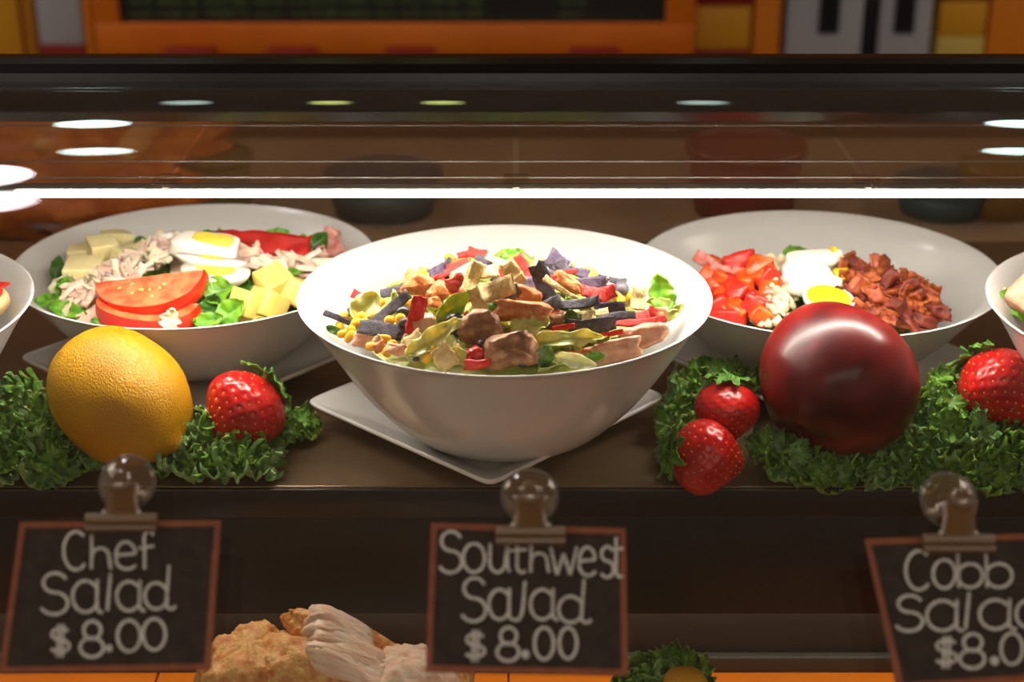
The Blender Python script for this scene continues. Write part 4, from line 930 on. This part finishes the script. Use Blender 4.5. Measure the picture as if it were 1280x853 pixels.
def strawberry(label, p, d, L, W, seed, roll=0, sepals=6):
    t = thing('strawberry', label, 'strawberry', axis_m(p, d, roll)); rnd = random.Random(seed); off = rnd.uniform(0, 50)
    # axis +Z points to the calyx
    def rad(q): return W/2*(sin(pi*q**1.3)**.58 if 0 < q < 1 else 0)*1.02
    pts = []; N = 190
    for k in range(N):
        q = .06+.88*(k+.5)/N; pts.append((q, (k*2.39996) % (2*pi)))
    P3 = []
    for q, a in pts: r = rad(q); P3.append(Vector((r*cos(a), r*sin(a), (q-.5)*L)))
    def fn(q, b):
        r = rad(q); v = Vector((r*cos(b), r*sin(b), (q-.5)*L)); dn = 1+.06*noise.noise(Vector((cos(b), sin(b), q*2))*1.3+Vector((off, 0, 0)))
        m = min(((v-x).length_squared for x in P3)); s = exp(-m/(L*.028)**2)
        dn -= .055*s
        return (v.x*dn, v.y*dn, v.z)
    link('flesh', uv('flesh', fn, m_straw, 52, 88), t)
    out = ([], [])
    for q, a in pts:
        r = rad(q)*.965*(1+.06*noise.noise(Vector((cos(a), sin(a), q*2))*1.3+Vector((off, 0, 0)))); c = Vector((r*cos(a), r*sin(a), (q-.5)*L)); s = L*.017; k0 = len(out[0]); n = Vector((cos(a), sin(a), .2)); u = Vector((-sin(a), cos(a), 0))
        out[0].extend([c+Vector((0, 0, s*1.3)), c-Vector((0, 0, s*1.3)), c+u*s*.7, c-u*s*.7, c+n*s*.6]); out[1].extend([(k0, k0+4, k0+2), (k0+2, k0+4, k0+1), (k0+1, k0+4, k0+3), (k0+3, k0+4, k0)])
    tag(link('seeds', mesh('seeds', out[0], out[1], m_achene), t), kind='stuff')
    for k in range(sepals):
        a = 2*pi*k/sepals+rnd.uniform(-.2, .2)
        link('sepal', leaf('sepal', L*.42, L*.17, m_sepal, rnd.uniform(-1.2, .6), .05, seed+k, .03, 10, 7), t, T(0, 0, L*.49) @ Matrix.Rotation(a, 4, 'Z') @ T(L*.2, 0, .0012) @ Matrix.Rotation(rnd.uniform(-.2, .5), 4, 'Y'))
    link('stalk', tube('stalk', [(0, 0, L*.48), (L*.03, 0, L*.58), (L*.1, L*.02, L*.66)], .0012, m_sepal), t)
    return t
strawberry('bright red strawberry on kale between the lemon and the plate', aty(302, 516, -.030), (.62, .52, .60), .056, .057, 1)
strawberry('red strawberry upper of the stacked pair beside the apple', aty(908, 516, -.045), (.05, .25, .95), .044, .044, 2)
strawberry('dim strawberry lower of the stacked pair at the shelf edge', aty(886, 572, -.068), (-.85, -.15, .25), .052, .050, 3, 0, 8)
strawberry('shiny strawberry high on the tall kale heap', aty(1250, 488, -.030), (-.45, .55, .5), .058, .054, 4, 0, 4)

# ------------------------------------------------------------------ turkey and kale on the lower deck
def lump_at(p, sx, sy, sz, Mx, mat, seed, name, label, cat): return single(name, label, cat, chunk(name, sx, sy, sz, mat, .6, .16, 2.4, seed, 26, .08), Mx)
TY = -.15
def at_t(px, py, y=TY): return aty(px, py, y)
single('serving_platter', 'white platter under the roast turkey on orange deck', 'plate', lathe('serving_platter', [(0, 0), (.10, 0), (.135, .008), (.14, .011), (.132, .012), (.10, .005), (0, .004)], m_white, 64), T(at_t(410, 850).x, -.21, DZ))
def meat(nm, sx, sy, sz, mat, seed, par=None, Mx=None, pw=.7): return link(nm, chunk(nm, sx, sy, sz, mat, pw, .14, 2.6, seed, 40, .055), par, Mx)
p = at_t(312, 868)
tag(meat('turkey_piece', .062, .06, .078, m_rturk, 3, None, ypr(p, 0)), 'crusty torn turkey piece beside the chef sign', 'turkey')
p = at_t(402, 868)
t = thing('turkey_breast', 'carved roast turkey breast with brown crust and pale slices', 'turkey', ypr(p, 0, 0, 15))
meat('crust', .098, .060, .078, m_rturk, 8, t)
meat('crust_ridge', .094, .022, .034, m_rturk, 9, t, T(.012, .016, .027) @ Matrix.Rotation(radians(14), 4, 'Y'))
for k in range(5):
    link('slice', chunk('slice', .060-.004*k, .017, .026, m_rmeat, .62, .12, 2.2, 60+k, 22, .05), t, T(.012-.003*k, -.014+.0058*k, .0315+.003*k) @ Matrix.Rotation(radians(9+2*k), 4, 'Y') @ Matrix.Rotation(radians(38-5*k), 4, 'X'))
p = at_t(512, 872)
t = thing('turkey_piece', 'pink turkey piece half hidden by the southwest sign', 'turkey', ypr(p, 8, 0, 5))
meat('meat', .056, .05, .066, m_rmeat, 12, t); meat('crust', .042, .05, .05, m_rturk, 14, t, T(.022, .004, -.008))
p = at_t(465, 868)
tag(meat('turkey_piece', .036, .04, .056, m_rturk, 23, None, ypr(p, 0)), 'small golden turkey bit between breast and pink piece', 'turkey')
kale('frosted kale on the orange deck beside the southwest sign', [(at_t(px, py, y), s) for px, py, y, s in ((805, 848, -.10, .9), (830, 838, -.10, .9), (855, 836, -.10, .8), (820, 858, -.11, 1), (845, 858, -.11, 1), (868, 850, -.10, .8), (798, 862, -.11, .9), (785, 858, -.10, .8))], 9)
p = at_t(856, 856, -.125)
single('lemon_wedge', 'yellow lemon wedge on the kale of the lower deck', 'lemon', chunk('lemon_wedge', .03, .024, .022, m_lemon, .8, .08, 2, 5, 14), ypr(p, 20, 0, 10))

# ------------------------------------------------------------------ signs on suction clips
PN = Vector((0, -cos(radians(43)), sin(radians(43))))       # the way the signs face
PO = Vector((0, GC.x-GR*cos(radians(41)), GC.y+GR*sin(radians(41))))+PN*.016
PX = Vector((1, 0, 0)); PU = PN.cross(PX)
def on_plane(px, py, off=0):
    d = ray(px, py); o = PO+PN*off; return CAM+d*((o-CAM).dot(PN)/d.dot(PN))
def strokes(ch):
    """handwritten letters as polylines in a unit box, y up"""
    def arc(cx, cy, rx, ry, a0, a1, n=14): return [(cx+rx*cos(radians(a0+(a1-a0)*i/n)), cy+ry*sin(radians(a0+(a1-a0)*i/n))) for i in range(n+1)]
    g = {
     'C': [arc(.58, .5, .55, .5, 50, 318)],
     'S': [arc(.52, .76, .42, .24, 20, 250, 12)[:-1]+arc(.48, .26, .5, .27, 95, -155, 14)],
     'h': [[(.08, 1), (.06, 0)], [(.06, .3)]+arc(.5, .34, .42, .26, 150, 20, 8)+[(.95, .15), (1, 0)]],
     'e': [[(.1, .5), (.9, .55)]+arc(.5, .52, .42, .46, 10, 200, 10)+arc(.55, .42, .5, .42, 190, 320, 8)],
     'f': [arc(.62, .8, .30, .2, 30, 175, 8)+[(.36, .5), (.36, 0)], [(0, .55), (.9, .62)]],
     'a': [arc(.45, .47, .45, .47, 40, 340, 16), [(.86, .98), (.84, .3)]+arc(1.0, .2, .16, .2, 180, 290, 5)],
     'l': [[(.6, 1), (.45, .3), (.4, 0)]],
     'L': [[(.9, 1), (.75, .3)]+arc(.3, .25, .4, .25, 0, -110, 6)],
     'd': [arc(.38, .30, .38, .30, 30, 350, 16), [(.80, 1), (.72, .2)]+arc(.88, .12, .16, .12, 180, 300, 5)+[(1.02, .08)]],
     'o': [arc(.5, .5, .5, .5, 95, 455, 20)],
     'u': [[(.08, 1), (.05, .4)]+arc(.42, .36, .37, .36, 180, 350, 9)+[(.9, 1)], [(.9, 1), (.9, .2), (1.0, 0)]],
     't': [[(.42, 1), (.40, .25)]+arc(.68, .2, .28, .2, 180, 310, 6), [(.0, .68), (.95, .72)]],
     'w': [[(0, 1), (.24, 0)], [(.24, 0), (.5, .75)], [(.5, .75), (.75, 0)], [(.75, 0), (1, 1)]],
     's': [arc(.52, .76, .42, .24, 30, 250, 10)[:-1]+arc(.48, .26, .46, .27, 95, -150, 12)],
     'b': [[(.05, 1), (.10, 0)], [(.08, .25)]+arc(.5, .34, .44, .34, 165, -175, 16)],
     '$': [arc(.52, .70, .40, .17, 30, 250, 10)[:-1]+arc(.48, .34, .44, .18, 95, -150, 12), [(.44, 1), (.38, 0)], [(.64, 1), (.58, 0)]],
     '8': [arc(.52, .75, .34, .25, -90, 270, 18), arc(.5, .27, .46, .27, 90, 450, 18)],
     '.': [arc(.5, .5, .3, .3, 0, 360, 8)],
     '0': [arc(.5, .5, .5, .5, 80, 440, 20)],
    }
    return g[ch]
def sign(label, quad, glyphs):
    q = [on_plane(*c) for c in quad]; c0 = sum(q, Vector())/4
    Mx = Matrix((PX, PU, PN)).transposed().to_4x4(); Mx.translation = c0; inv = Mx.inverted()
    ql = [inv @ p for p in q]; th = .0016
    t = thing('chalkboard_sign', label, 'sign', Mx)
    def slab(quad4, z0, z1, mat, nm):
        v = [(p.x, p.y, z0) for p in quad4]+[(p.x, p.y, z1) for p in quad4]
        return link(nm, mesh(nm, v, [(0, 1, 2, 3), (7, 6, 5, 4), (0, 4, 5, 1), (1, 5, 6, 2), (2, 6, 7, 3), (3, 7, 4, 0)], mat, False), t)
    slab(ql, -th, 0, m_board, 'board')
    cen = sum(ql, Vector())/4; bw = .0029
    def inset(p): d = cen-p; return p+Vector((math.copysign(bw, d.x), math.copysign(bw, d.y), 0))
    qi = [inset(p) for p in ql]
    for i in range(4):
        j = (i+1) % 4; slab([ql[i], ql[j], qi[j], qi[i]], -th*.5, .0003, m_border, 'border')
    for word in glyphs:
        for ch, x0, y0, x1, y1 in word:      # pixel box: left, top, right, bottom
            out = ([], [])
            for st in strokes(ch):
                pl = [inv @ on_plane(x0+u*(x1-x0), y1-(v)*(y1-y0)) for u, v in st]
                rr = .00078 if ch != '.' else .0010
                tube('', [(p.x, p.y, .0002) for p in pl], rr, None, 6, out)
            out2 = [(p.x, p.y, max(-.0002, .0004+(p.z-.0002)*.5)) for p in map(Vector, out[0])]
            link('letter', mesh('letter', out2, out[1], m_chalk), t)
    return t
sign('black chalkboard sign reading Chef Salad $8.00, hung below the lemon', [(25, 653), (276, 651), (263, 838), (-1, 842)], [
    [('C', 79, 665, 107, 713), ('h', 113, 668, 139, 712), ('e', 143, 677, 172, 712), ('f', 173, 665, 195, 712)],
    [('S', 51, 717, 86, 768), ('a', 91, 724, 127, 766), ('l', 127, 717, 146, 764), ('a', 146, 725, 180, 764), ('d', 181, 707, 219, 762)],
    [('$', 62, 781, 89, 822), ('8', 99, 777, 131, 822), ('.', 133, 807, 140, 815), ('0', 147, 776, 176, 815), ('0', 179, 774, 207, 813)]])
sign('black chalkboard sign reading Southwest Salad $8.00, hung below the square plate', [(539, 654), (782, 661), (785, 845), (532, 840)], [
    [('S', 549, 665, 578, 716), ('o', 579, 680, 606, 716), ('u', 611, 680, 637, 716), ('t', 637, 676, 660, 716), ('h', 662, 676, 686, 716), ('w', 688, 684, 721, 719), ('e', 722, 684, 746, 720), ('s', 750, 684, 768, 722), ('t', 763, 672, 780, 722)],
    [('S', 577, 723, 608, 777), ('a', 611, 735, 641, 775), ('L', 640, 727, 658, 776), ('a', 663, 735, 696, 775), ('d', 698, 724, 738, 779)],
    [('$', 580, 788, 608, 828), ('8', 620, 785, 650, 827), ('.', 652, 813, 662, 824), ('0', 668, 785, 692, 825), ('0', 699, 785, 721, 824)]])
sign('black chalkboard sign reading Cobb Salad $8.00, hung below the tall kale heap', [(1081, 674), (1330, 666), (1382, 846), (1122, 862)], [
    [('C', 1131, 689, 1161, 738), ('o', 1166, 700, 1194, 736), ('b', 1195, 691, 1230, 735), ('b', 1230, 691, 1267, 735)],
    [('S', 1119, 745, 1154, 789), ('a', 1158, 749, 1202, 789), ('l', 1198, 741, 1220, 787), ('a', 1224, 748, 1268, 787), ('d', 1270, 728, 1310, 785)],
    [('$', 1167, 796, 1198, 836), ('8', 1198, 793, 1232, 836), ('.', 1237, 821, 1249, 832), ('0', 1251, 792, 1278, 831), ('0', 1284, 790, 1312, 829)]])
def clip(label, cup, knob, jaw, jw, tilt):
    """suction cup on the glass, ball knob, strap and ridged jaw gripping the card"""
    off = -.0145
    pc = on_plane(*cup, off); Mx = Matrix((PX, PU, PN)).transposed().to_4x4(); Mx.translation = pc; inv = Mx.inverted()
    t = thing('suction_clip', label, 'clip', Mx); r = 35/FPX*.80
    link('suction_cup', lathe('suction_cup', [(0, .0072), (.0035, .0070), (.006, .0052), (r*.62, .0042), (r*.9, .0016), (r, .0003), (r*1.0, -.0003), (r*.88, .0008), (.0055, .0036), (0, .0050)], m_cup, 48), t)
    link('cup_rim', lathe('cup_rim', [(r-.0007, -.0003), (r+.0002, -.0004), (r+.0004, .0005), (r-.0004, .0009)], m_edge, 56, True), t)
    pk = inv @ on_plane(*knob, -.002); pj = inv @ on_plane(*jaw, .002)
    link('knob', lathe('knob', [(0, -.0075), (.004, -.0072), (.0046, -.003), (.0058, .0005), (.0062, .003), (.0052, .0055), (.0028, .0068), (0, .0071)], m_cup, 32), t, T(*pk))
    link('knob_bead', chunk('knob_bead', .004, .004, .002, m_clip, 1, 0, 1, 1, 8), t, T(pk.x, pk.y, pk.z+.0025))
    a = Vector((pk.x, pk.y, pk.z-.001)); b = Vector((pj.x, pj.y+.003, pj.z)); P = []
    for i in range(10):
        u = i/9; c = a.lerp(b, u); row = []; hw = .0074+.0012*abs(u-.45)*2
        for j in range(7):
            q = j/6*2-1; row.append(Vector((c.x+q*hw, c.y, c.z+.0016*(1-q*q))))
        P.append(row)
    link('strap', sheet('strap', P, 10, 7, .0012, m_clip), t)
    hw = jw/FPX*.80/2; v = []
    prof = [(.0045, -.0022), (.0048, .0018), (.0030, .0036), (.0008, .0030), (-.0004, .0018), (-.0016, .0026), (-.0032, .0022), (-.0040, .0002), (-.0040, -.0022)]
    n = len(prof)
    for x in (-hw, hw):
        for y, z in prof: v.append((pj.x+x, pj.y+y, pj.z+z))
    f = [(i, (i+1) % n, n+(i+1) % n, n+i) for i in range(n)]+[tuple(range(n-1, -1, -1)), tuple(range(n, 2*n))]
    j = link('jaw', mesh('jaw', v, f, m_clip, False), t)
    for s in (-1, 1): link('rivet', chunk('rivet', .002, .002, .0015, m_white, 1, 0, 1, 2, 6), t, T(pj.x+s*.0085, pj.y+.0052, pj.z+.0024))
    return t
clip('clear suction clip holding the chef salad sign', (159, 604), (151, 605), (152, 655), 86, 0)
clip('clear suction clip holding the southwest salad sign', (662, 621), (663, 620), (663, 671), 84, 0)
clip('clear suction clip holding the cobb salad sign', (1186, 626), (1201, 626), (1198, 681), 86, 0)
